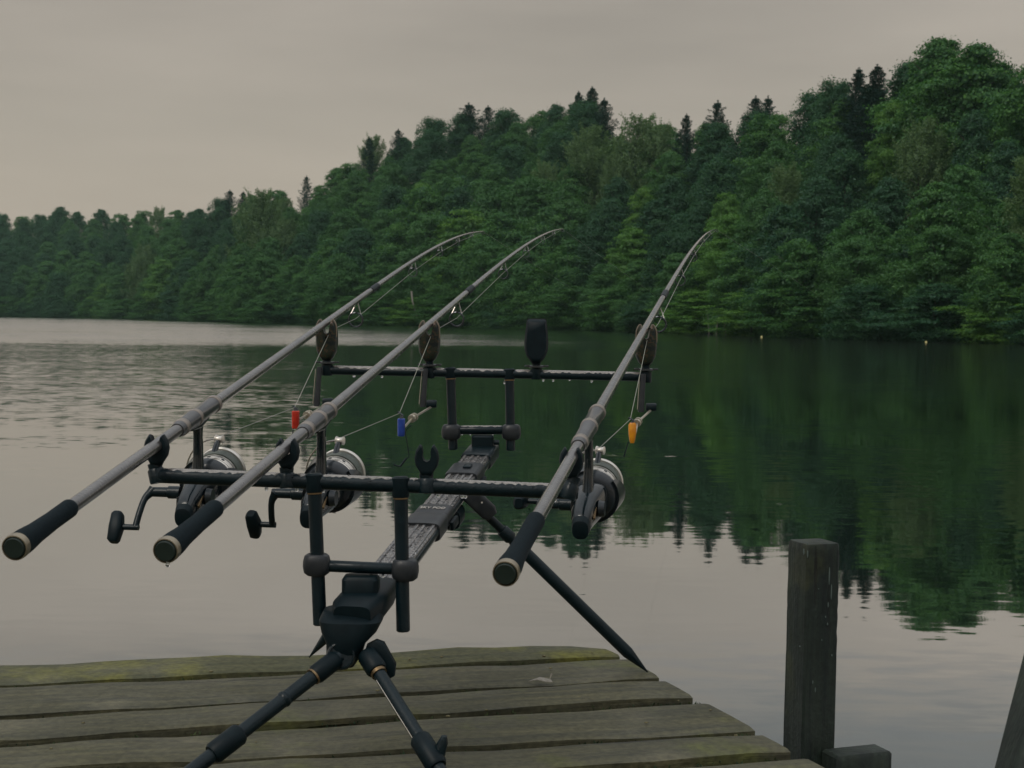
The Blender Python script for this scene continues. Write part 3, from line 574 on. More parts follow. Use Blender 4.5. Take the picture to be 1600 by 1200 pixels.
# moss in the gaps: tiny tufts, uncountable
mm = MB(); rr = random.Random(8)
for i in range(1, 9):
    a, b = lines[i]; d = (b - a).normalized(); nn = Vector((-d.y, d.x, 0)); end = xedge(a, b); L_ = (end - a).length + .5
    for q in range(1500 if i < 6 else 300):
        s_ = rr.random() * L_; cl = math.sin(s_ * 31 + i * 5) + math.sin(s_ * 83 + i)
        if cl < -.1 and rr.random() < .8: continue
        p = a - d * .5 + d * s_ + nn * rr.uniform(-1, 1) * gaps[i] * .62 + Vector((0, 0, -.010 + rr.uniform(-.012, .003)))
        h = rr.uniform(.002, .0048); x_ = Vector((rr.uniform(-1, 1), rr.uniform(-1, 1), 0)).normalized() * h * .45; tip = p + Vector((rr.uniform(-.003, .003), rr.uniform(-.003, .003), h))
        y_ = Vector((-x_.y, x_.x, 0)); mm.add([p + x_, p - x_ * .5 + y_, p - x_ * .5 - y_, tip], [(0, 1, 3), (1, 2, 3), (2, 0, 3)])
mo = mm.build('gap_moss', M['moss'], jet, flat=True); mo['kind'] = 'stuff'; mo['label'] = 'moss and grit in the gaps between planks'
# pale scrap on the deck and a few crumbs
g = G(848, 1067); sc_ = MB()
lp = [(-.020, .002, .002), (-.004, .007, .007), (.012, .006, .004), (.014, -.006, .003), (.004, -.006, .0035), (-.008, -.004, .006)]
sc_.add([g + Vector(p) for p in lp] + [g + Vector(p) + Vector((0, 0, -.001)) for p in lp], [(0, 1, 5), (1, 2, 3, 4), (1, 4, 5), (6, 7, 11), (7, 8, 9, 10), (7, 10, 11)] + [(i, (i + 1) % 6, (i + 1) % 6 + 6, i + 6) for i in range(6)])
sc_.tube([g + Vector((.010, .004, .004)), g + Vector((.013, .007, .012))], [.0008, .0012], 6)
tag(sc_.build('dry_leaf', mat('pale dead leaf', (.30, .28, .24), .6, base2=(.2, .18, .15), nscale=200), sharp=20), 'small pale crumpled dry leaf lying on the jetty planks right of the pod', 'leaf')
cr = MB(); rr = random.Random(5)
for x, y in [(640, 1031), (1004, 1082), (690, 1027), (590, 1080), (860, 1045), (850, 1026), (1060, 1095), (1110, 1110), (700, 1120), (905, 1090), (960, 1070), (400, 1160), (130, 1130), (240, 1058), (760, 1110), (1150, 1150), (930, 1170), (1040, 1160), (80, 1170), (330, 1050), (1010, 1130), (925, 1020)]:
    p = G(x, y); r_ = rr.uniform(.0010, .0022); cr.ball(p + Vector((0, 0, r_ * .5)), r_, 6, 4, (1.6, 1, .6))
co_ = cr.build('plant_crumb', mat('pale crumbs', (.22, .20, .10), .7, base2=(.1, .08, .04), nscale=400), jet); co_['kind'] = 'stuff'; co_['label'] = 'seed crumbs scattered over the planks'

# ------------------------------------------------------------------ wooden post right of the jetty, and leaning post
dp = 2.28; top = P(1272, 846, dp); X1 = Vector((1, 0, 0)); Z1 = Vector((0, 0, 1))
rotp = math.radians(20); ux = Vector((math.cos(rotp), math.sin(rotp), 0)); uy = Vector((-math.sin(rotp), math.cos(rotp), 0))
wp = thing('wooden_post', 'square dark wet wooden post standing in the water beside the jetty edge', 'post', (top.x, top.y, -1.3))
mb = MB(); R = []
pr_ = random.Random(6)
for z, k in [(-1.3 + 1.3 * i / 12, 1. + pr_.uniform(-.012, .012)) for i in range(12)] + [(top.z * i / 16, .992 + pr_.uniform(-.014, .014)) for i in range(16)] + [(top.z - .012, .985), (top.z - .003, .972), (top.z, .93)]:
    lean = (z - top.z) * .004 + pr_.uniform(-.0003, .0003)
    r = []
    for a, b in ((.0295, .026), (.026, .0295), (-.026, .0295), (-.0295, .026), (-.0295, -.026), (-.026, -.0295), (.026, -.0295), (.0295, -.026)):
        r.append(Vector((top.x + lean, top.y, z)) + ux * a * k + uy * b * k)
    R.append(r)
mb.rings(R); mb.build('post', M['post'], wp, sharp=30)
beam_c = P(1345, 1164, 2.26)
mb = MB(); mb.box(Vector((beam_c.x - .005, beam_c.y + .003, beam_c.z - .049)), ux, Z1, uy, .049, .040, .024, .004); mb.build('crossbeam', M['post'], wp)
st = MB(); rr = random.Random(3)                 # splashes on the post
for px, py, l in [(1256, 862, 8), (1262, 866, 10), (1296, 900, 26), (1299, 925, 22), (1294, 945, 8), (1290, 964, 3), (1293, 975, 4), (1270, 1066, 5), (1274, 1078, 7), (1300, 1024, 3), (1262, 850, 3), (1284, 1000, 2), (1250, 1010, 2), (1279, 920, 2)]:
    o_ = P(px, py, dp); d_ = (o_ - EYE).normalized(); c0 = Vector((top.x, top.y, 0)) - uy * .0295
    t_ = (c0 - EYE).dot(uy) / d_.dot(uy); q = EYE + d_ * t_ + (EYE * 0)
    st.sloft([(q - uy * 0.0006, ux, Z1, .0009, l * .0005), (q + uy * .0006, ux, Z1, .0012, l * .0006)], 8, 2)
so_ = st.build('bird_lime', mat('whitish streak', (.09, .12, .11), .7), wp); so_['label'] = 'pale streaks and spots on the front face'; so_['kind'] = 'stuff'
a = P(1622, 985, 1.55); b = P(1552, 1260, 1.5)
lpst = thing('leaning_post', 'dark leaning timber entering the frame at the lower right corner', 'post', (b.x, b.y, b.z))
dr = (a - b).normalized(); cU = dr.cross(Vector((0, 1, 0))).normalized(); cV = dr.cross(cU)
cc = cU * (.032 if cU.x > 0 else -.032)
mb = MB(); mb.sloft([(b - dr * .9 + cc, cU, cV, .032, .03), (a + cc, cU, cV, .031, .03), (a + dr * .02 + cc, cU, cV, .026, .025)], 16, 8); mb.build('post', M['post'], lpst)

# ------------------------------------------------------------------ rod pod
DR, DF = 1.595, 2.375
X, Z = Vector((1, 0, 0)), Vector((0, 0, 1))
B0 = P(566, 950, 1.585); B1 = P(754, 708, 2.37)
pod = thing('rod_pod', 'black four-rod fishing pod standing on the jetty with wet bars', 'rod pod', (G(600, 1050).x, 1.9, 0))
BD = (B1 - B0).normalized(); BW = BD.cross(Z).normalized(); BN = BW.cross(BD)
def bp(t, up=0., side=0.): return lerp(B0, B1, t) + BN * up + BW * side
mb = MB(); mb.sloft([(bp(0), BW, BN, .0215, .009), (bp(1), BW, BN, .0215, .009)], 24, 7)
beam = mb.build('main_beam', M['beam'], pod, label='wet silver-grey flat beam between the two buzzer bars')
for s_ in (-.0165, -.0045, .0045, .0165):
    mb = MB(); mb.sloft([(bp(.03, .0095, s_), BW, BN, .0022, .0013), (bp(.97, .0095, s_), BW, BN, .0022, .0013)], 8, 5); mb.build('rail', M['beam'], beam)
mb = MB(); mb.sloft([(bp(.03, .001, .0222), BN, BW, .0035, .0012), (bp(.97, .001, .0222), BN, BW, .0035, .0012)], 8, 5); mb.build('side_rail', M['black'], beam)
def sleeve(t0, t1, hw, hn, nm='sleeve', mt=M['sleeve']):
    q = MB(); e_ = .006 / (B1 - B0).length
    q.sloft([(bp(t0), BW, BN, hw * .97, hn * .93), (bp(t0 + e_), BW, BN, hw, hn), (bp(t1 - e_), BW, BN, hw, hn), (bp(t1), BW, BN, hw * .97, hn * .93)], 28, 5)
    return q.build(nm, mt, beam)
# parameter along the beam for a given photo row
def tb(py):
    lo, hi = 0., 1.
    for _ in range(40):
        m_ = (lo + hi) / 2; v = bp(m_, .010) - EYE; y = 600 - v.dot(UP) / v.dot(FW) * FPX
        if y > py: lo = m_
        else: hi = m_
    return lo
s1 = sleeve(tb(820), tb(803), .0255, .0135); s2 = sleeve(tb(802), tb(789), .0240, .0120)
sleeve(tb(741), tb(725), .0250, .0135, 'clamp_sleeve'); sleeve(tb(712), 1.03, .0245, .0130, 'end_cap', M['black'])
mb = MB(); mb.box(bp(tb(733), .0150, .004), BD, BW, BN, .010, .006, .002); mb.build('lever', M['black'], beam)
for t_, sg in ((tb(790), 1), (tb(730), 1)):
    mb = MB(); mb.box(bp(t_ - .02, -.009, .0275), BD, BN, BW, .018, .006, .003); mb.build('lever', M['plastic'], beam)
# lettering on the sleeve
cu = bpy.data.curves.new('lettering', 'FONT'); cu.body = 'SKY POD'; cu.size = .0085; cu.extrude = .0003; cu.align_x = 'CENTER'; cu.align_y = 'CENTER'
to = bpy.data.objects.new('t', cu); COL.objects.link(to); bpy.context.view_layer.update()
me = bpy.data.meshes.new_from_object(to.evaluated_get(bpy.context.evaluated_depsgraph_get())); bpy.data.objects.remove(to)
me.materials.append(M['white']); lo_ = bpy.data.objects.new('lettering', me)
Mx = Matrix(((BW.x, BD.x, BN.x, 0), (BW.y, BD.y, BN.y, 0), (BW.z, BD.z, BN.z, 0), (0, 0, 0, 1)))
COL.objects.link(lo_); lo_.parent = beam; tc_ = bp(tb(796.5), .0128)
lo_.matrix_local = Matrix.Translation(tc_ - origin(beam)) @ Mx @ Matrix.Scale(1.6, 4, (0, 1, 0)); lo_['label'] = 'white printed letters on the sleeve'
# rear hub and its pivot
hub = MB()
hub.sloft([(bp(-.055, .004), BW, BN, .020, .012), (bp(-.03, .004), BW, BN, .0265, .0155), (bp(.05, .003), BW, BN, .0265, .0155), (bp(.085, .002), BW, BN, .0235, .0125)], 28, 4)
hub.sloft([(P(552, 952, 1.57), X, Vector((0, 1, 0)), .031, .026), (P(549, 967, 1.56), X, Vector((0, 1, 0)), .0335, .028), (P(546, 985, 1.555), X, Vector((0, 1, 0)), .029, .025), (P(541, 1003, 1.55), X, Vector((0, 1, 0)), .0205, .020), (P(538, 1022, 1.55), X, Vector((0, 1, 0)), .0185, .018), (P(537, 1040, 1.55), X, Vector((0, 1, 0)), .011, .011)], 28, 3.2)
hubo = hub.build('hub', M['plastic'], pod, label='moulded black hub under the rear buzzer bar')
pv = MB(); pv.lathe(P(533, 1024, 1.553), (P(533, 1024, 1.50) - P(533, 1024, 1.553)), [(0, .0155), (.020, .0155), (.024, .0140), (.0245, .0125), (.0225, .0120), (.0225, 0)], 26); pv.build('pivot', M['black'], hubo)
for q, (a, b) in enumerate(((P(536, 932, 1.585), P(594, 934, 1.585)),)):
    mb = MB(); c = P(564, 917, 1.59)
    mb.sloft([(c + Z * -.014, X, Vector((0, 1, 0)), .0195, .016), (c + Z * -.008, X, Vector((0, 1, 0)), .0200, .0165), (c + Z * .009, X, Vector((0, 1, 0)), .0200, .0165), (c + Z * .0125, X, Vector((0, 1, 0)), .0175, .014)], 24, 5)
    mb.build('clamp_block', M['plastic'], pod)
c = P(754, 691, 2.372); mb = MB()
mb.sloft([(c + Z * -.013, X, Vector((0, 1, 0)), .0175, .015), (c + Z * .009, X, Vector((0, 1, 0)), .0180, .015), (c + Z * .0115, X, Vector((0, 1, 0)), .016, .013)], 24, 5); mb.build('clamp_block', M['plastic'], pod)
mb = MB(); mb.tube([c + X * .018, c + X * .027], .004, 10); mb.build('clamp_knob', M['black'], pod)
# buzzer bars, uprights, crossbars
def bar(a, b, r, nm, lb):
    q = MB(); d = (b - a).normalized(); q.tube([a, a + d * .0015, b - d * .0015, b], [r * .85, r, r, r * .85], 20); return q.build(nm, M['black'], pod, label=lb)
rb0, rb1 = P(248, 743, DR), P(903, 769, DR + .005); fb0, fb1 = P(506, 578, DF), P(1012, 589, DF)
RBO = bar(rb0, rb1, .0082, 'buzzer_bar', 'rear bar carrying the rod rests'); FBO = bar(fb0, fb1, .0072, 'buzzer_bar', 'front bar carrying the bite alarms')
def film(parent, a, b, r, gaps_, seed, ang=52):  # thin strip shaped and coloured as the highlight on a wet bar
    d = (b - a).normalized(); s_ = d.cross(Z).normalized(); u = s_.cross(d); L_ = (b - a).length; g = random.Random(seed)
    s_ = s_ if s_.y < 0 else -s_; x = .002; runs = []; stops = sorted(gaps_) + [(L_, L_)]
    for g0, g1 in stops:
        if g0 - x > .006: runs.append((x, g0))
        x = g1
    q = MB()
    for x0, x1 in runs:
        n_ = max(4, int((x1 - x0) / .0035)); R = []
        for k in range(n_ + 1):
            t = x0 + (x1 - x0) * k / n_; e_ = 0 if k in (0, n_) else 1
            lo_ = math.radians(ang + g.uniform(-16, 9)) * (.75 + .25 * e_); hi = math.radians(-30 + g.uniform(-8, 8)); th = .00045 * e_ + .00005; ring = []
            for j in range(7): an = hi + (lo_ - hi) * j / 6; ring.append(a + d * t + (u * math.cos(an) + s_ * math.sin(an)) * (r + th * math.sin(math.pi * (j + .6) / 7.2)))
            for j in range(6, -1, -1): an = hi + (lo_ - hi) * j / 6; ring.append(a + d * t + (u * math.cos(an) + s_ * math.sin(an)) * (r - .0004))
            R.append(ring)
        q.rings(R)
    o = q.build('wet_sheen_strip', M['film'], parent); o['kind'] = 'stuff'; o['label'] = 'pale sky highlight painted on the film of water along the top'; return o
def upright(a, b, r, cr_, ch, d):
    dn = (b - a).normalized()
    q = MB(); q.tube([a, b - dn * .0015, b], [r, r, r * .8], 18); u = q.build('upright', M['black'], pod)
    q = MB(); q.lathe(a - dn * .0095, dn, [(0, cr_ * .75), (.002, cr_), (ch, cr_), (ch + .002, cr_ * .9)], 20); q.build('collar', M['plastic'], u)
    q = MB(); q.lathe(a - dn * .0095, dn, [(ch + .002, r * 1.12), (ch + .0035, r * 1.12)], 20); q.build('trim_ring', M['brass'], u)
    return u
upright(P(491, 753, DR), P(500, 977, DR), .0075, .0095, .019, DR); upright(P(626, 758, DR), P(630, 987, DR), .0075, .0095, .021, DR)
upright(P(704, 583, DF), P(708, 703, DF), .0074, .0092, .016, DF); upright(P(796, 585, DF), P(798, 704, DF), .0074, .0092, .016, DF)
def clamp(c, s_, side):
    q = MB(); Y1 = Vector((0, 1, 0)); c = c + X * side * .003
    q.sloft([(c + Z * -.0115 * s_, X, Y1, .010 * s_, .010 * s_), (c + Z * -.0085 * s_, X, Y1, .0138 * s_, .012 * s_), (c + Z * -.002 * s_, X, Y1, .0150 * s_, .013 * s_), (c + Z * .004 * s_, X, Y1, .0148 * s_, .013 * s_), (c + Z * .0095 * s_, X, Y1, .0132 * s_, .012 * s_), (c + Z * .0115 * s_, X, Y1, .0105 * s_, .010 * s_)], 24, 2.6)
    return q.build('clamp', M['sleeve'], pod)
clamp(P(495, 882, DR), 1.0, 0); clamp(P(633, 890, DR), 1.0, 0); clamp(P(706, 675, DF), 1.06, -.3); clamp(P(798, 675, DF), 1.06, .3)
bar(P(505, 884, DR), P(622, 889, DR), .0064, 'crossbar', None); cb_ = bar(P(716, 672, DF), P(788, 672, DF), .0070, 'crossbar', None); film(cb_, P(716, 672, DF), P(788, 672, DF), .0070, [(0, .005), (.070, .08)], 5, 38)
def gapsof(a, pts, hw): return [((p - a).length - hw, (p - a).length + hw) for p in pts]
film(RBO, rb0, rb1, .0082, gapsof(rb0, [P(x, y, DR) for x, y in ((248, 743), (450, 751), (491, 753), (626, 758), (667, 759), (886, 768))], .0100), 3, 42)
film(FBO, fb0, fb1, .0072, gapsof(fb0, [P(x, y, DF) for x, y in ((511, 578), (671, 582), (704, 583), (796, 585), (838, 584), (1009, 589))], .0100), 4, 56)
# legs
def leg(a, b, r, rings, foot=True, spike=False):
    d = (b - a).normalized(); L_ = (b - a).length
    q = MB()
    if spike: q.tube([a, b - d * .045, b], [r, r, .0012], 18)
    else: q.tube([a, b - d * .01], r, 18)
    lg = q.build('leg', M['black'], pod)
    if foot: q = MB(); q.lathe(b - d * .03, d, [(0, r * 1.25), (.004, r * 1.4), (.026, r * 1.4), (.030, r * .9)], 16); q.build('foot', M['plastic'], lg)
    return lg, d
h0 = P(530, 1026, 1.535); f0 = P(45, 1400, 1.312); l0, d0 = leg(h0, Vector((f0.x, f0.y, .0)), .0075, [])
h1 = P(572, 1020, 1.54); f1 = G(805, 1392); l1, d1 = leg(h1, f1, .0070, [])
def atpx(a, b, px):                               # point of the segment a-b seen at photo column px
    lo, hi = 0., 1.
    f_ = lambda t: (lambda v: 800 + v.dot(RT) / v.dot(FW) * FPX)(lerp(a, b, t) - EYE)
    inc = f_(1) > f_(0)
    for _ in range(40):
        m_ = (lo + hi) / 2
        if (f_(m_) < px) == inc: lo = m_
        else: hi = m_
    return lerp(a, b, lo)
def collar(lg, a, b, pxa, pxb, r, nm, mt, ends=.85):
    p, q_ = atpx(a, b, pxa), atpx(a, b, pxb); d = (q_ - p); L_ = d.length; m_ = MB()
    m_.lathe(p, d, [(0, r * ends), (min(.003, L_ * .3), r), (L_ - min(.003, L_ * .3), r), (L_, r * ends)], 20); return m_.build(nm, mt, lg)
collar(l0, h0, f0, 526, 491, .0103, 'leg_socket', M['plastic']); collar(l0, h0, f0, 491, 488.5, .0090, 'trim_ring', M['brass'], 1)
collar(l0, h0, f0, 376, 331, .0112, 'clamp_sleeve', M['plastic']); collar(l0, h0, f0, 448, 440, .0085, 'worn_band', M['black'])
collar(l1, h1, f1, 573, 590, .0112, 'leg_socket', M['plastic']); collar(l1, h1, f1, 590.5, 593, .0085, 'trim_ring', M['brass'], 1)
sl1 = collar(l1, h1, f1, 655, 684, .0110, 'clamp_sleeve', M['plastic'])
pp = atpx(h1, f1, 672); mb = MB(); mb.sloft([(pp + X * .008 + Z * -.004, X, Vector((0, 1, 0)), .006, .006), (pp + X * .012 + Z * .012, X, Vector((0, 1, 0)), .0055, .006), (pp + X * .0135 + Z * .019, X, Vector((0, 1, 0)), .003, .004)], 16, 3); mb.build('lever', M['black'], l1)
a, b = atpx(h1, f1, 594), atpx(h1, f1, 655); sdv = (b - a).normalized().cross(Vector((0, 1, 0))).normalized(); sdv = sdv if sdv.x < 0 else -sdv
mb = MB(); mb.box((a + b) / 2 + sdv * .0042 - Vector((0, .0064, 0)), (b - a).normalized(), sdv, Vector((0, 1, 0)), (b - a).length / 2, .0009, .0009, .0003); mb.build('groove_edge', M['chrome'], l1, label='bright worn edge along the leg')
mb = MB(); c = P(596, 1032, 1.545); dd = (P(604, 1048, 1.545) - P(588, 1016, 1.545)).normalized(); sv = dd.cross(Vector((0, 1, 0))).normalized()
mb.sloft([(c - dd * .022, sv, Vector((0, 1, 0)), .006, .005), (c - dd * .016, sv, Vector((0, 1, 0)), .0115, .0065), (c + dd * .010, sv, Vector((0, 1, 0)), .0125, .0065), (c + dd * .020, sv, Vector((0, 1, 0)), .006, .005)], 20, 5)
pl = mb.build('leg_plate', M['plastic'], l1)
mb = MB(); mb.lathe(P(581, 1026, 1.5365), (0, -1, 0), [(0, .0016), (.0012, .0016)], 10); mb.build('screw', M['chrome'], l1)
# far legs
h2 = P(722, 768, 2.085); k2 = P(803, 846, 2.115); f2 = G(1012, 1050)
q = MB(); q.tube([h2, k2], .0062, 16); l2 = q.build('leg', M['black'], pod, label='long far leg with a pointed tip on the right edge of the jetty')
q = MB(); dd = (f2 - k2).normalized(); q.tube([k2 - dd * .004, k2 + dd * .002, k2 + dd * .004, f2 - dd * .046, f2 - dd * .044, f2], [.007, .0085, .0089, .0089, .0087, .0008], 20); q.build('tube', M['black'], l2)
c = P(755, 792, 2.08); dd = (k2 - h2).normalized(); sv = dd.cross(Vector((0, 1, 0))).normalized()
q = MB(); q.sloft([(c - dd * .040, sv, Vector((0, 1, 0)), .008, .006), (c - dd * .034, sv, Vector((0, 1, 0)), .0125, .0085), (c + dd * .012, sv, Vector((0, 1, 0)), .0125, .0085), (c + dd * .020, sv, Vector((0, 1, 0)), .008, .007)], 20, 5); q.build('leg_plate', M['sleeve'], l2)
q = MB(); q.lathe(atpx(h2, k2, 784), dd, [(0, .008), (.003, .0095), (.018, .0095), (.02, .008)], 16); q.build('leg_socket', M['black'], l2)
q = MB(); q.lathe(P(753, 785, 2.0705), (0, -1, 0), [(0, .0014), (.0012, .0014)], 8); q.build('screw', M['chrome'], l2)
h3 = P(692, 785, 2.08); f3 = G(483, 1027)
q = MB(); dd = (f3 - h3).normalized(); q.tube([h3, f3 - dd * .055, f3], [.0085, .0085, .0008], 18); l3 = q.build('leg', M['black'], pod, label='far leg with a pointed tip showing left of the hub')
c = bp(.60, -.022); mb = MB(); mb.sloft([(c - BD * .025, BW, BN, .012, .010), (c - BD * .02, BW, BN, .024, .014), (c + BD * .02, BW, BN, .024, .014), (c + BD * .025, BW, BN, .014, .010)], 20, 4); mb.build('hub', M['plastic'], pod, label='leg hub under the beam')
# rod rests on the rear bar
YO = [(.0078, .0140), (.0120, .0070), (.0135, -.0010), (.0120, -.0090), (.0075, -.0160), (.0055, -.0200), (-.0055, -.0200), (-.0075, -.0160), (-.0120, -.0090), (-.0135, -.0010), (-.0120, .0070), (-.0078, .0140), (-.0062, .0132), (-.0050, .0080), (-.0056, .0020), (-.0040, -.0030), (0, -.0050), (.0040, -.0030), (.0056, .0020), (.0050, .0080), (.0062, .0132)]
def rest(c, barc, s_=1.):
    c = c + Z * .001; q = MB(); q.pillow([(x * s_, y * s_) for x, y in YO], c, X, Z, Vector((0, 1, 0)), .016)
    rt = q.build('rod_rest', M['plastic'], pod, sharp=50)
    a = c - Z * .0185 * s_; b = barc + Z * .002; L_ = (a - b).length
    q = MB(); q.lathe(b - Z * .010, (a - b), [(0, .0085), (.002, .0092), (.014, .0092), (.016, .0078), (L_ * .72 + .008, .0072), (L_ + .008, .0078), (L_ + .011, .0078)], 18); q.build('stem', M['black'], rt)
    return rt
RODP = [((247, 694), (510, 504)), ((446, 700), (672, 506)), ((895, 712), (1009, 512))]
rest(P(245, 700, DR), P(248, 743, DR)); rest(P(449, 706, DR), P(450, 751, DR)); rest(P(893, 720, DR), P(886, 768, DR))
vr = rest(P(667, 716, DR), P(667, 759, DR)); vr['label'] = 'empty rod rest, its fork open to the sky'
# water drops
dm = MB(); rr = random.Random(11)
def beads(a, b, r, n_, top=True):
    d = (b - a).normalized(); s_ = d.cross(Z).normalized(); u = s_.cross(d)
    for _ in range(n_):
        t = rr.random(); an = rr.uniform(-1.1, 1.1) if top else math.pi
        p = lerp(a, b, t) + (u * math.cos(an) + s_ * math.sin(an)) * r; q = rr.uniform(.0005, .0012)
        dm.ball(p, q, 7, 5, (1.2, 1.2, .7) if top else (.9, .9, 1.25))
beads(rb0, rb1, .0082, 170); beads(fb0, fb1, .0072, 120)
for a, b, r in ((rb0, rb1, .0082), (fb0, fb1, .0072)):
    for t in [rr.random() for _ in range(9)]: dm.ball(lerp(a, b, t) - Z * (r + .0014), .0021, 9, 7, (1, 1, 1.2))
for x, y, d in ((722, 678, DF), (735, 678, DF), (770, 678, DF), (262, 882, 1.235), (580, 899, DR), (598, 900, DR), (788, 598, DF), (890, 593, DF)):
    dm.ball(P(x, y, d), .0020, 9, 7, (1, 1, 1.2))
for _ in range(420):
    t = rr.random() ** .9; sp_ = rr.uniform(-.02, .02); dm.ball(bp(t, .0092, sp_), rr.uniform(.0007, .0019), 7, 5, (1.1, 1.5, .6))
do = dm.build('water_drop', M['drop'], pod); do['kind'] = 'stuff'; do['label'] = 'water drops on the bars and beam'

# ------------------------------------------------------------------ rods
TIP = [(755, 362, 4.45), (879, 358, 4.45), (1120, 359, 4.55)]
class Rod:
    def __init__(s, i):
        (ax, ay), (bx, by) = RODP[i]; s.A = P(ax, ay, DR); s.B = P(bx, by, DF); s.d = (s.B - s.A) / (DF - DR) ; s.k = (s.B - s.A).dot(FW) / (DF - DR)
        s.T = P(*TIP[i]); s.td = TIP[i][2]; s.d0 = 2.75; s.dev = s.T - s.str(s.td)
    def str(s, d): return s.A + (s.B - s.A) * ((d - DR) / (DF - DR))
    def pt(s, d):
        p = s.str(d)
        if d > s.d0: p = p + s.dev * ((d - s.d0) / (s.td - s.d0)) ** 2.4
        return p
    def dpx(s, px):                               # depth at which the rod is seen at column px
        lo, hi = 1.0, s.td
        for _ in range(40):
            m_ = (lo + hi) / 2; v = s.pt(m_) - EYE; x = 800 + v.dot(RT) / v.dot(FW) * FPX
            if x < px: lo = m_
            else: hi = m_
        return lo
rods = [Rod(i) for i in range(3)]
RL = ['leftmost wet carp rod, red bobbin on its line, butt near the left edge', 'middle carp rod crossing in front of the pod, blue bobbin on its line', 'rightmost carp rod, standing steepest, yellow bobbin on its line']
BUTT = [(23, 110), (259, 337), (790, 838)]
SEAT = [(283, 303, 333), (478, 497, 513), (906, 920, 933)]   # rear ring, middle ring, front ring
WRAP = [[584], [733], [1038]]
GUIDE = [[(558, .0125), (648, .0092), (690, .0072), (718, .0055), (740, .004)], [(716, .0125), (789, .0100), (825, .0078), (851, .0055), (868, .004)], [(1032, .0135), (1066, .0105), (1086, .0085), (1101, .006), (1112, .004)]]
GP = []
for i, r in enumerate(rods):
    db_, dg = r.dpx(BUTT[i][0]), r.dpx(BUTT[i][1]); root = thing('fishing_rod', RL[i], 'fishing rod', r.pt(DR), 'rods on the pod')
    s0, s1_, s2_ = [r.dpx(x) for x in SEAT[i]]
    ds = list(np.linspace(dg - .01, s0, 6)) + list(np.linspace(s0 + .01, 2.7, 10)) + list(np.linspace(2.75, r.td, 34))
    rad = []
    for d in ds:
        rad.append(np.interp(d, [dg, s0, s0 + .05, 2.0, 2.4, 3.0, 3.8, r.td], [.0069, .0070, .0070, .0066, .0058, .0046, .0033, .0017]))
    q = MB(); q.tube([r.pt(d) for d in ds], rad, 18); q.build('blank', M['blank'], root)
    ax = r.pt(dg) - r.pt(db_); L_ = ax.length
    q = MB(); q.lathe(r.pt(db_), ax, [(.006, .0113), (.02, .0110), (.04, .0095), (.07, .0088), (L_ * .6, .0086), (L_ - .01, .0088), (L_ - .003, .0088), (L_, .0076)], 26); q.build('butt_grip', M['duplon'], root)
    q = MB(); q.lathe(r.pt(db_), ax, [(.0005, .0095), (-.0012, .0103), (-.001, .0111), (.003, .0115), (.0065, .0114)], 26); cp = q.build('butt_cap', M['bronze'], root)
    q = MB(); q.lathe(r.pt(db_), ax, [(-.0022, .0), (-.0024, .0084), (-.001, .0095), (.001, .0096)], 26); q.build('cap_disc', M['cap'], cp)
    # reel seat
    ax = r.pt(s2_) - r.pt(s0); L_ = ax.length; o_ = r.pt(s0); m1 = (r.pt(s1_) - o_).length
    q = MB(); q.lathe(o_, ax, [(-.014, .0078), (-.006, .0090), (0, .0092), (m1 - .012, .0096), (m1 - .010, .0099), (m1 + .006, .0099), (m1 + .008, .0094), (L_ - .006, .0096), (L_ + .002, .0094), (L_ + .010, .0080)], 26); st_ = q.build('reel_seat', M['seat'], root)
    for t, w_, rr_ in ((-.004, .012, .0097), (m1 - .002, .009, .0106), (L_ - .004, .009, .0106)):
        q = MB(); q.lathe(o_, ax, [(t, rr_ * .93), (t + .001, rr_), (t + w_ - .001, rr_), (t + w_, rr_ * .93)], 26); q.build('collar', M['winding'], st_)
    for px in WRAP[i]:
        d = r.dpx(px); q = MB(); q.tube([r.pt(d - .03), r.pt(d + .03)], float(np.interp(d, [2.4, 3.0, 3.8], [.0064, .0050, .0036])) + .0004, 16); q.build('ferrule_band', M['plastic'], root)
    gp = []
    for px, gr in GUIDE[i]:
        d = r.dpx(px - 3); p = r.pt(d); ax = (r.pt(d + .03) - r.pt(d - .03)).normalized(); sd_ = ax.cross(Z).normalized(); dn = sd_.cross(ax); dn = -dn if dn.z > 0 else dn
        br_ = float(np.interp(d, [2.4, 3.0, 3.8, 4.5], [.0064, .0050, .0036, .002])); c = p + dn * (br_ + gr * 2.1); gp.append(c)
        q = MB(); q.tube([c + (sd_ * math.cos(t) + dn * math.sin(t)) * gr for t in [2 * math.pi * j / 26 for j in range(27)]], gr * .10 + .0003, 8); gd = q.build('line_guide', M['gun'], root)
        q = MB()
        for sg in (-1, 1): q.tube([p + dn * br_ * .8 + ax * .016 + sd_ * sg * .0015, c + sd_ * sg * gr * .8 - dn * gr * .6], .0008, 6)
        q.tube([p + dn * br_ * .8 - ax * .010, c - dn * gr], .0009, 6); q.build('guide_frame', M['wire'], gd)
    GP.append(gp)
    q = MB(); tp = r.T; q.tube([tp + Vector((0, 0, -.004)) + Vector((.004 * math.cos(t), 0, .004 * math.sin(t))) for t in [2 * math.pi * j / 14 for j in range(15)]], .0011, 6); q.build('tip_ring', M['gun'], root)

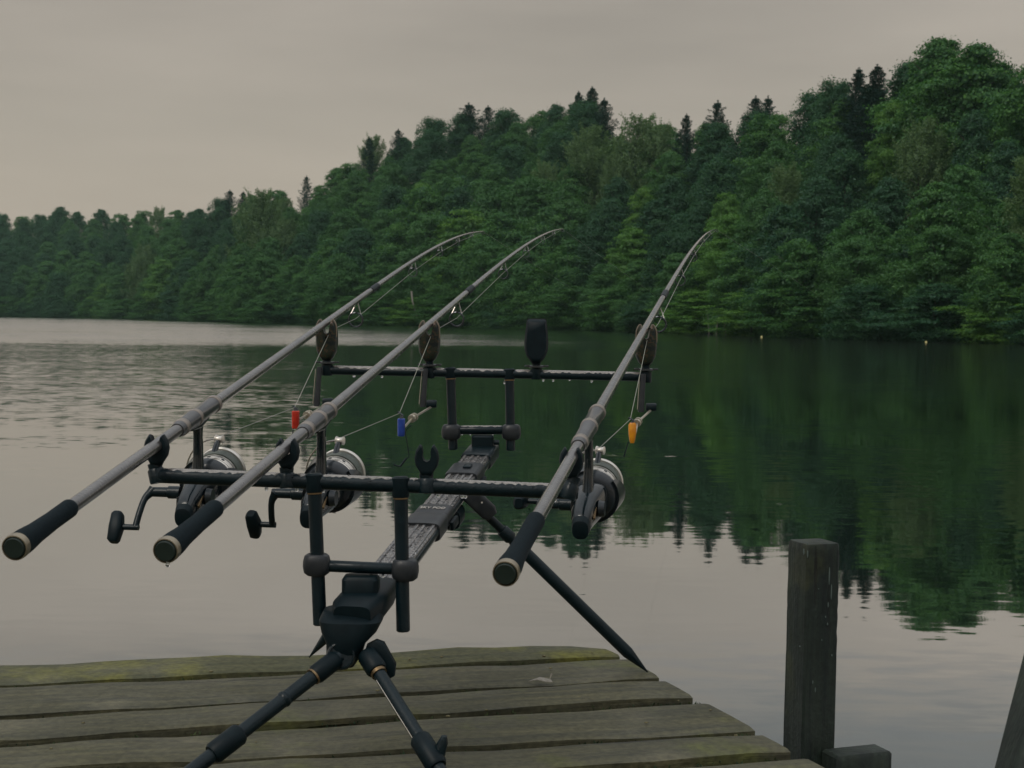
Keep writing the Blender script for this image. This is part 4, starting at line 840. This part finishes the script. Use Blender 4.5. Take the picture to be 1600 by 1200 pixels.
# ------------------------------------------------------------------ reels (one built, two copied)
def axy(x, y, z): return Vector((x, y, z))
XX, YY, ZZ = Vector((1, 0, 0)), Vector((0, 1, 0)), Vector((0, 0, 1))
rl = thing('fishing_reel', '', 'fishing reel', (0, 0, 0), 'reels hanging under the rods')
q = MB(); q.sloft([(axy(-.030, 0, -.0098), YY, ZZ, .004, .0015), (axy(-.02, 0, -.0102), YY, ZZ, .005, .0025), (axy(0, 0, -.0115), YY, ZZ, .0055, .004), (axy(.022, 0, -.0102), YY, ZZ, .005, .0025), (axy(.034, 0, -.0098), YY, ZZ, .004, .0015)], 14, 3); ft = q.build('reel_foot', M['gloss'], rl, local=True)
q = MB(); q.sloft([(axy(.002, 0, -.009), XX, YY, .010, .0052), (axy(.000, 0, -.022), XX, YY, .0072, .0050), (axy(-.003, 0, -.048), XX, YY, .0080, .0054), (axy(-.006, 0, -.068), XX, YY, .0120, .0065), (axy(-.009, 0, -.088), XX, YY, .020, .0085)], 18, 2.8); q.build('stem', M['gloss'], rl, local=True)
q = MB(); q.sloft([(axy(-.058, .002, -.103), YY, ZZ, .0075, .0085), (axy(-.055, .002, -.102), YY, ZZ, .0105, .0120), (axy(-.045, .002, -.098), YY, ZZ, .0120, .0150), (axy(-.024, .001, -.094), YY, ZZ, .0140, .0200), (axy(-.004, 0, -.091), YY, ZZ, .0180, .0225), (axy(.010, 0, -.090), YY, ZZ, .0210, .0215), (axy(.016, 0, -.090), YY, ZZ, .0210, .0210)], 24, 2.8); bd = q.build('body', M['gloss'], rl, local=True)
q = MB(); q.sloft([(axy(-.064, .002, -.106), YY, ZZ, .0070, .0080), (axy(-.063, .002, -.1055), YY, ZZ, .0095, .0108), (axy(-.056, .002, -.1025), YY, ZZ, .0108, .0124)], 22, 2.6); q.build('end_cap', M['plastic'], bd, local=True)
q = MB(); q.sloft([(axy(-.050, .0135, -.0985), XX, ZZ, .001, .001), (axy(-.030, .0150, -.0900), XX, ZZ, .014, .0022), (axy(-.028, .0156, -.0895), XX, ZZ, .012, .0012)], 10, 2); q.build('trim_strip', M['chrome'], bd, local=True)
q = MB(); q.box(axy(-.036, -.0115, -.093), Vector((.92, 0, .39)), Vector((-.39, 0, .92)), YY, .010, .0016, .0012, .0003); q.build('gold_decal', M['brass'], bd, local=True)
RX = Vector((.014, 0, -.090))
q = MB(); q.lathe(RX, XX, [(0, .020), (.002, .026), (.008, .0300), (.016, .0312), (.0165, .0290), (.014, .0280)], 34)
# two rotor arms
for a0, a1 in ((math.radians(-105), math.radians(38)), (math.radians(105), math.radians(215))):
    R = []
    for j in range(17):
        t = a0 + (a1 - a0) * j / 16; cs, sn = math.cos(t), math.sin(t); dirv = Vector((0, -cs, sn))
        tap = math.sin(math.pi * j / 16) ** .6
        R.append([RX + dirv * .0300 + XX * .008, RX + dirv * .0330 + XX * .007, RX + dirv * (.0330 + .004 * tap) + XX * (.014 + .034 * tap), RX + dirv * (.0300 + .004 * tap) + XX * (.014 + .034 * tap)])
    q.rings(R)
rotor = q.build('rotor', M['rotor'], rl, local=True)
q = MB(); SX = RX + XX * .022
q.lathe(SX, XX, [(0, .022), (.001, .0272), (.003, .0282), (.022, .0282), (.0235, .0272), (.0235, .0262), (.044, .0255), (.044, .0300), (.0455, .0312), (.049, .0310), (.052, .027), (.056, .018), (.060, .014), (.064, .012), (.064, 0)], 40); sp_o = q.build('spool', M['chrome'], rl, local=True)
q = MB(); q.lathe(SX, XX, [(.0238, .0270), (.0238, .0292), (.028, .0290), (.040, .0291), (.0438, .0282)], 36); q.build('wound_line', M['spool_line'], sp_o, local=True)
q = MB(); q.lathe(SX, XX, [(.0165, .02835), (.0175, .02835)], 40); q.lathe(SX, XX, [(.0055, .02835), (.0062, .02835)], 40)
for k in range(10):
    t = 2 * math.pi * (k + .3) / 10; dv = Vector((0, math.cos(t), math.sin(t))); q.lathe(SX + XX * .0115 + dv * .0278, dv, [(0, .0021), (.0008, .0021)], 10)
q.build('port_hole', M['black'], sp_o, local=True)
# bail arm and line roller
ra = Vector((0, -math.cos(math.radians(98)), math.sin(math.radians(98))))
RP = RX + XX * .050 + Vector((0, -.004, .046))
q = MB(); q.sloft([(RX + XX * .034 + Vector((0, -.004, .036)), XX, YY, .006, .0035), (RX + XX * .042 + Vector((0, -.004, .041)), XX, YY, .006, .0035), (RP, XX, YY, .005, .0032)], 14, 2.6); ba = q.build('bail_arm', M['rotor'], rl, local=True)
q = MB(); q.lathe(RP - YY * .001 + XX * .001, YY + XX * .2, [(-.006, .003), (-.005, .0052), (-.002, .0040), (.002, .0040), (.005, .0052), (.006, .003)], 16); q.build('line_roller', M['chrome'], rl, local=True)
q = MB(); wp_ = []
for j in range(19):
    t = math.pi * j / 18; wp_.append(RX + Vector((.050 + .016 * math.sin(t), .044 * math.sin(t) - .004 * math.cos(t), .046 * math.cos(t))))
q.tube(wp_, .0011, 8); q.build('bail_wire', M['wire'], rl, local=True)
# handle, its own origin on the shaft
HO = Vector((-.020, .022, -.088))
q = MB(); q.tube([HO * 0 + Vector((0, -.004, 0)), Vector((0, .010, 0)), Vector((0, .011, 0)), Vector((0, .030, 0))], [.0075, .0075, .0060, .0058], 16)
q.tube(curve([Vector((0, .029, .002)), Vector((-.004, .036, -.010)), Vector((-.006, .039, -.028)), Vector((-.006, .041, -.046))], 6), [.0068, .0060, .0054, .0048, .0046, .0042, .0040] + [.0038] * 12, 12)
q.tube([Vector((-.006, .037, -.046)), Vector((-.006, .058, -.046))], .0036, 12)
hd = q.build('handle', M['black'], rl, local=True); hd.location = HO
q = MB(); q.sloft([(Vector((-.006, .064, -.065)), XX, YY, .0055, .0045), (Vector((-.006, .0645, -.062)), XX, YY, .0078, .0068), (Vector((-.006, .0635, -.046)), XX, YY, .0085, .0085), (Vector((-.006, .0645, -.031)), XX, YY, .0078, .0068), (Vector((-.006, .0645, -.028)), XX, YY, .0055, .0045)], 20, 3.2); kb = q.build('handle_knob', M['plastic'], hd, local=True)
q = MB(); q.tube([Vector((-.020, -.014, -.092)), Vector((-.020, -.021, -.092))], [.010, .009], 18); q.build('side_cap', M['rotor'], rl, local=True)
def copy_tree(o, parent=None):
    c = o.copy(); COL.objects.link(c); c.parent = parent
    for ch in list(o.children): copy_tree(ch, c)
    return c
REELL = ['left black spinning reel under the leftmost rod, crank knob hanging lowest at left', 'black spinning reel under the middle rod, half hidden by the pod upright', 'right black spinning reel close beside the steep right rod']
STEMX = [310, 503, 926]; HR = [.62, -.45, -1.45]; ROLLER = []
reels = [rl, copy_tree(rl), copy_tree(rl)]
for i, o in enumerate(reels):
    r = rods[i]; d = r.dpx(STEMX[i] - (2 if i < 2 else 6)); p = r.pt(d); ax = (r.pt(d + .05) - r.pt(d - .05)).normalized()
    y_ = Z.cross(ax).normalized(); z_ = ax.cross(y_)
    o.rotation_mode = 'QUATERNION'; m3 = Matrix((ax, y_, z_)).transposed(); o.rotation_quaternion = m3.to_quaternion(); o.location = p; o['label'] = REELL[i]
    h = [c for c in o.children if c.name.startswith('handle')][0]; h.rotation_euler = (0, HR[i], 0)
    ROLLER.append(p + m3 @ RP)

# ------------------------------------------------------------------ bite alarms, swingers, lines
AO = [(.0105, .0300), (.0148, .0240), (.0172, .0120), (.0178, -.0040), (.0160, -.0190), (.0110, -.0290), (.0060, -.0345), (-.0060, -.0345), (-.0110, -.0290), (-.0160, -.0190), (-.0178, -.0040), (-.0172, .0120), (-.0148, .0240), (-.0105, .0300), (-.0075, .0285), (-.0058, .0200), (-.0045, .0120), (0, .0085), (.0045, .0120), (.0058, .0200), (.0075, .0285)]
ALL = ['camouflaged bite alarm under the left rod, leftmost of the four', 'camouflaged bite alarm under the middle rod', 'camouflaged bite alarm under the right rod, at the bar\'s right end']
ALX = [(511, 530, 578), (671, 532, 582), (1009, 538, 589)]
def base(parent, c, barc):
    h = c.z - barc.z; q = MB(); q.lathe(barc - Z * .009, Z, [(0, .0085), (.002, .0094), (.017, .0094), (.018, .0062), (h + .009, .0060), (h + .012, .0078), (h + .018, .0080)], 18); q.build('stem', M['black'], parent)
    q = MB(); z0 = barc + Z * .0095
    q.lathe(z0, Z, [(0, .0110), (.001, .0122), (.0035, .0122), (.0045, .0110)], 14)
    for sg in (-1, 1): q.box(z0 + X * sg * .0150 + Z * .003, X, Vector((0, 1, 0)), Z, .0045, .003, .0014, .0004)
    q.build('lock_nut', M['gun'], parent)
for i, (ax_, ay_, by_) in enumerate(ALX):
    c = P(ax_, ay_, DF); root = thing('bite_alarm', ALL[i], 'bite alarm', c, 'alarms on the front bar')
    q = MB(); q.pillow(AO, c, X, Z, Vector((0, 1, 0)), .026); q.build('body', M['camo'], root, sharp=50)
    q = MB()
    for sg in (-1, 1):
        q.tube(curve([c + X * sg * .0165 + Z * .004 - Vector((0, .011, 0)), c + X * sg * .0158 + Z * .022 - Vector((0, .009, 0)), c + X * sg * .0105 + Z * .0315 - Vector((0, .006, 0)), c + X * sg * .0066 + Z * .026 - Vector((0, .008, 0))], 6), .0013, 6)
    q.build('snag_ear', mat('tan edge %d' % i, (.14, .115, .08), .4), root)
    q = MB(); q.lathe(c + Z * .003 - Vector((0, .0118, 0)), (0, -1, 0), [(0, .0026), (.001, .0026), (.0012, .002)], 12); q.build('speaker_dot', M['black'], root)
    base(root, P(ax_, ay_ + 31, DF), P(ax_, by_, DF))
# hard-cased alarm without a rod
c = P(838, 533, DF); root = thing('bite_alarm', 'plain black cased bite alarm without a rod, third from the left on the bar', 'bite alarm', c, 'alarms on the front bar')
CO = [(.0125, .0355), (.0148, .0345), (.0158, .0315), (.0178, .0150), (.0192, -.0030), (.0186, -.0140), (.0150, -.0240), (.0090, -.0320), (.0055, -.0370), (-.0055, -.0370), (-.0090, -.0320), (-.0150, -.0240), (-.0186, -.0140), (-.0192, -.0030), (-.0178, .0150), (-.0158, .0315), (-.0148, .0345), (-.0125, .0355)]
q = MB(); q.pillow(CO, c, X, Z, Vector((0, 1, 0)), .030); q.build('case', M['plastic'], root, sharp=50)
q = MB(); q.pillow([(x * .99, y) for x, y in CO], c + Vector((0, -.004, 0)), X, Z, Vector((0, 1, 0)), .004, ((-.5, 1.025), (.5, 1.025))); q.build('rim', M['sleeve'], root)
base(root, P(838, 564, DF), P(838, 584, DF))
q = MB()
for x, y in ((836, 519), (828, 541), (846, 512), (833, 550), (850, 540)): q.ball(P(x, y, DF - .0135), .0009, 7, 5)
q.build('rain_drop', M['drop'], root)['kind'] = 'stuff'

SW = [dict(br=(499, 579), be=(495, 631), kn=(512, 628), bob=(462, 656), clip=(460, 637), wt=(481, 648), m='red', lab='red'),
      dict(br=(665, 582), be=(661, 632), kn=(674, 631), bob=(627, 668), clip=(624, 646), wt=(645, 653), m='blue', lab='blue'),
      dict(br=(1005, 590), be=(1002, 640), kn=(1017, 636), bob=(988, 677), clip=(985, 655), wt=(996, 660), m='yellow', lab='yellow')]
SWL = ['red swinger bobbin on its arm clipped to the leftmost rod\'s line', 'blue swinger bobbin hanging left of the empty rod rest', 'yellow swinger bobbin hanging right of the steep right rod']
CLIPS = []
for i, s_ in enumerate(SW):
    D1, D2 = DF - .012, DF - .11
    a, b = P(*s_['br'], D1), P(*s_['be'], D1); root = thing('swinger', SWL[i], 'bobbin', a, 'swingers hanging from the alarms')
    q = MB(); dn = (b - a).normalized(); Y1 = Vector((0, 1, 0))
    q.sloft([(a - dn * .006, X, Y1, .0035, .003), (a, X, Y1, .0042, .0035), (lerp(a, b, .5), X, Y1, .0040, .0032), (b, X, Y1, .0048, .0035), (b + dn * .004, X, Y1, .0045, .0034)], 14, 4); bk_ = q.build('bracket', M['sleeve'], root)
    kn = P(*s_['kn'], D1); q = MB(); q.sloft([(kn - X * .008, Y1, Z, .0050, .0058), (kn + X * .006, Y1, Z, .0056, .0064), (kn + X * .0085, Y1, Z, .0050, .0056)], 14, 3); q.build('swivel_block', M['black'], root)
    q = MB(); q.tube([a - X * .0058 + Z * .002, b - X * .0062], .0007, 6); q.build('wire', M['wire'], root)
    bc = P(*s_['bob'], D2); wt = P(*s_['wt'], lerp(D1, D2, .66)); k0 = kn + Z * -.005
    q = MB(); q.tube([k0, wt, bc + X * .005 + Z * .001], .0019, 8); q.build('arm', M['weight'], root)
    ad = (bc - k0).normalized(); q = MB(); q.lathe(wt - ad * .008, ad, [(0, .003), (.0006, .0062), (.005, .0066), (.0055, .0050), (.009, .0050), (.0095, .0066), (.0135, .0062), (.014, .003)], 16); q.build('sliding_weight', M['weight'], root)
    q = MB()
    if i == 2: q.sloft([(bc + Z * .0165, X, Y1, .0040, .0035), (bc + Z * .013, X, Y1, .0062, .005), (bc, X, Y1, .0060, .005), (bc - Z * .010, X, Y1, .0046, .0045), (bc - Z * .0150, X, Y1, .0030, .003)], 16, 3)
    else: q.sloft([(bc + Z * .0140, X, Y1, .0050, .005), (bc + Z * .0130, X, Y1, .0060, .0058), (bc - Z * .0120, X + Z * .12, Y1, .0056, .0055), (bc - Z * .0135, X, Y1, .0046, .0045)], 16, 3.2)
    q.build('bobbin_head', M[s_['m']], root, label=s_['lab'] + ' translucent plastic head')
    cl = P(*s_['clip'], D2); q = MB(); q.sloft([(bc + Z * .0145, X, Y1, .0035, .0032), (bc + Z * .0185, X, Y1, .0026, .0026)], 12, 2.5); q.tube([cl + X * .006 - Z * .003, cl - X * .003 + Z * .0025], .0013, 8); q.build('line_clip', M['gun'], root)
    CLIPS.append(cl)
q = MB(); r_ = bpy.data.objects
blue = [o for o in COL.objects if o.name.startswith('swinger')][1]
q.tube(curve([P(643, 664, 2.27), P(634, 674, 2.27), P(636, 692, 2.27), P(639, 712, 2.27), P(635, 717, 2.27)], 6), .0007, 6); q.tube([P(635, 716, 2.27), P(625, 729, 2.27)], .0017, 8); q.tube([P(625, 729, 2.27), P(615, 726, 2.27)], .0013, 8); q.build('dangling_lead', M['black'], blue)
for i, pts in ((0, [(458, 672), (456, 690)]), (2, [(982, 690), (977, 706), (975, 714)])):
    o = [o for o in COL.objects if o.name.startswith('swinger')][i]; q = MB(); q.tube([P(x, y, DF - .11) for x, y in pts], .0010, 6); q.build('dangling_lead', M['black'], o)
LT = [(1500, 555, 60), (1560, 560, 60), (1700, 600, 50)]
for i, r in enumerate(rods):
    c = P(ALX[i][0] + 2, ALX[i][1] - 6, DF - .014); q = MB()
    q.tube([ROLLER[i] + Z * .003, CLIPS[i], c, P(ALX[i][0] + 6, ALX[i][1] - 14, DF + .02)] + [g_ + Z * .002 for g_ in GP[i]] + [r.T], .00055, 6)
    far = G(*[(1010, 520), (1120, 524), (1400, 532)][i], WZ)
    q.tube([r.T, lerp(r.T, far, .5) - Z * .15, far], .00032, 4)
    o = q.build('fishing_line', M['line']); tag(o, ['thin line running from the left reel over the red bobbin to the rod tip', 'thin line running from the middle reel over the blue bobbin to the rod tip', 'thin line running from the right reel over the yellow bobbin to the rod tip'][i], 'fishing line', 'lines on the rods')
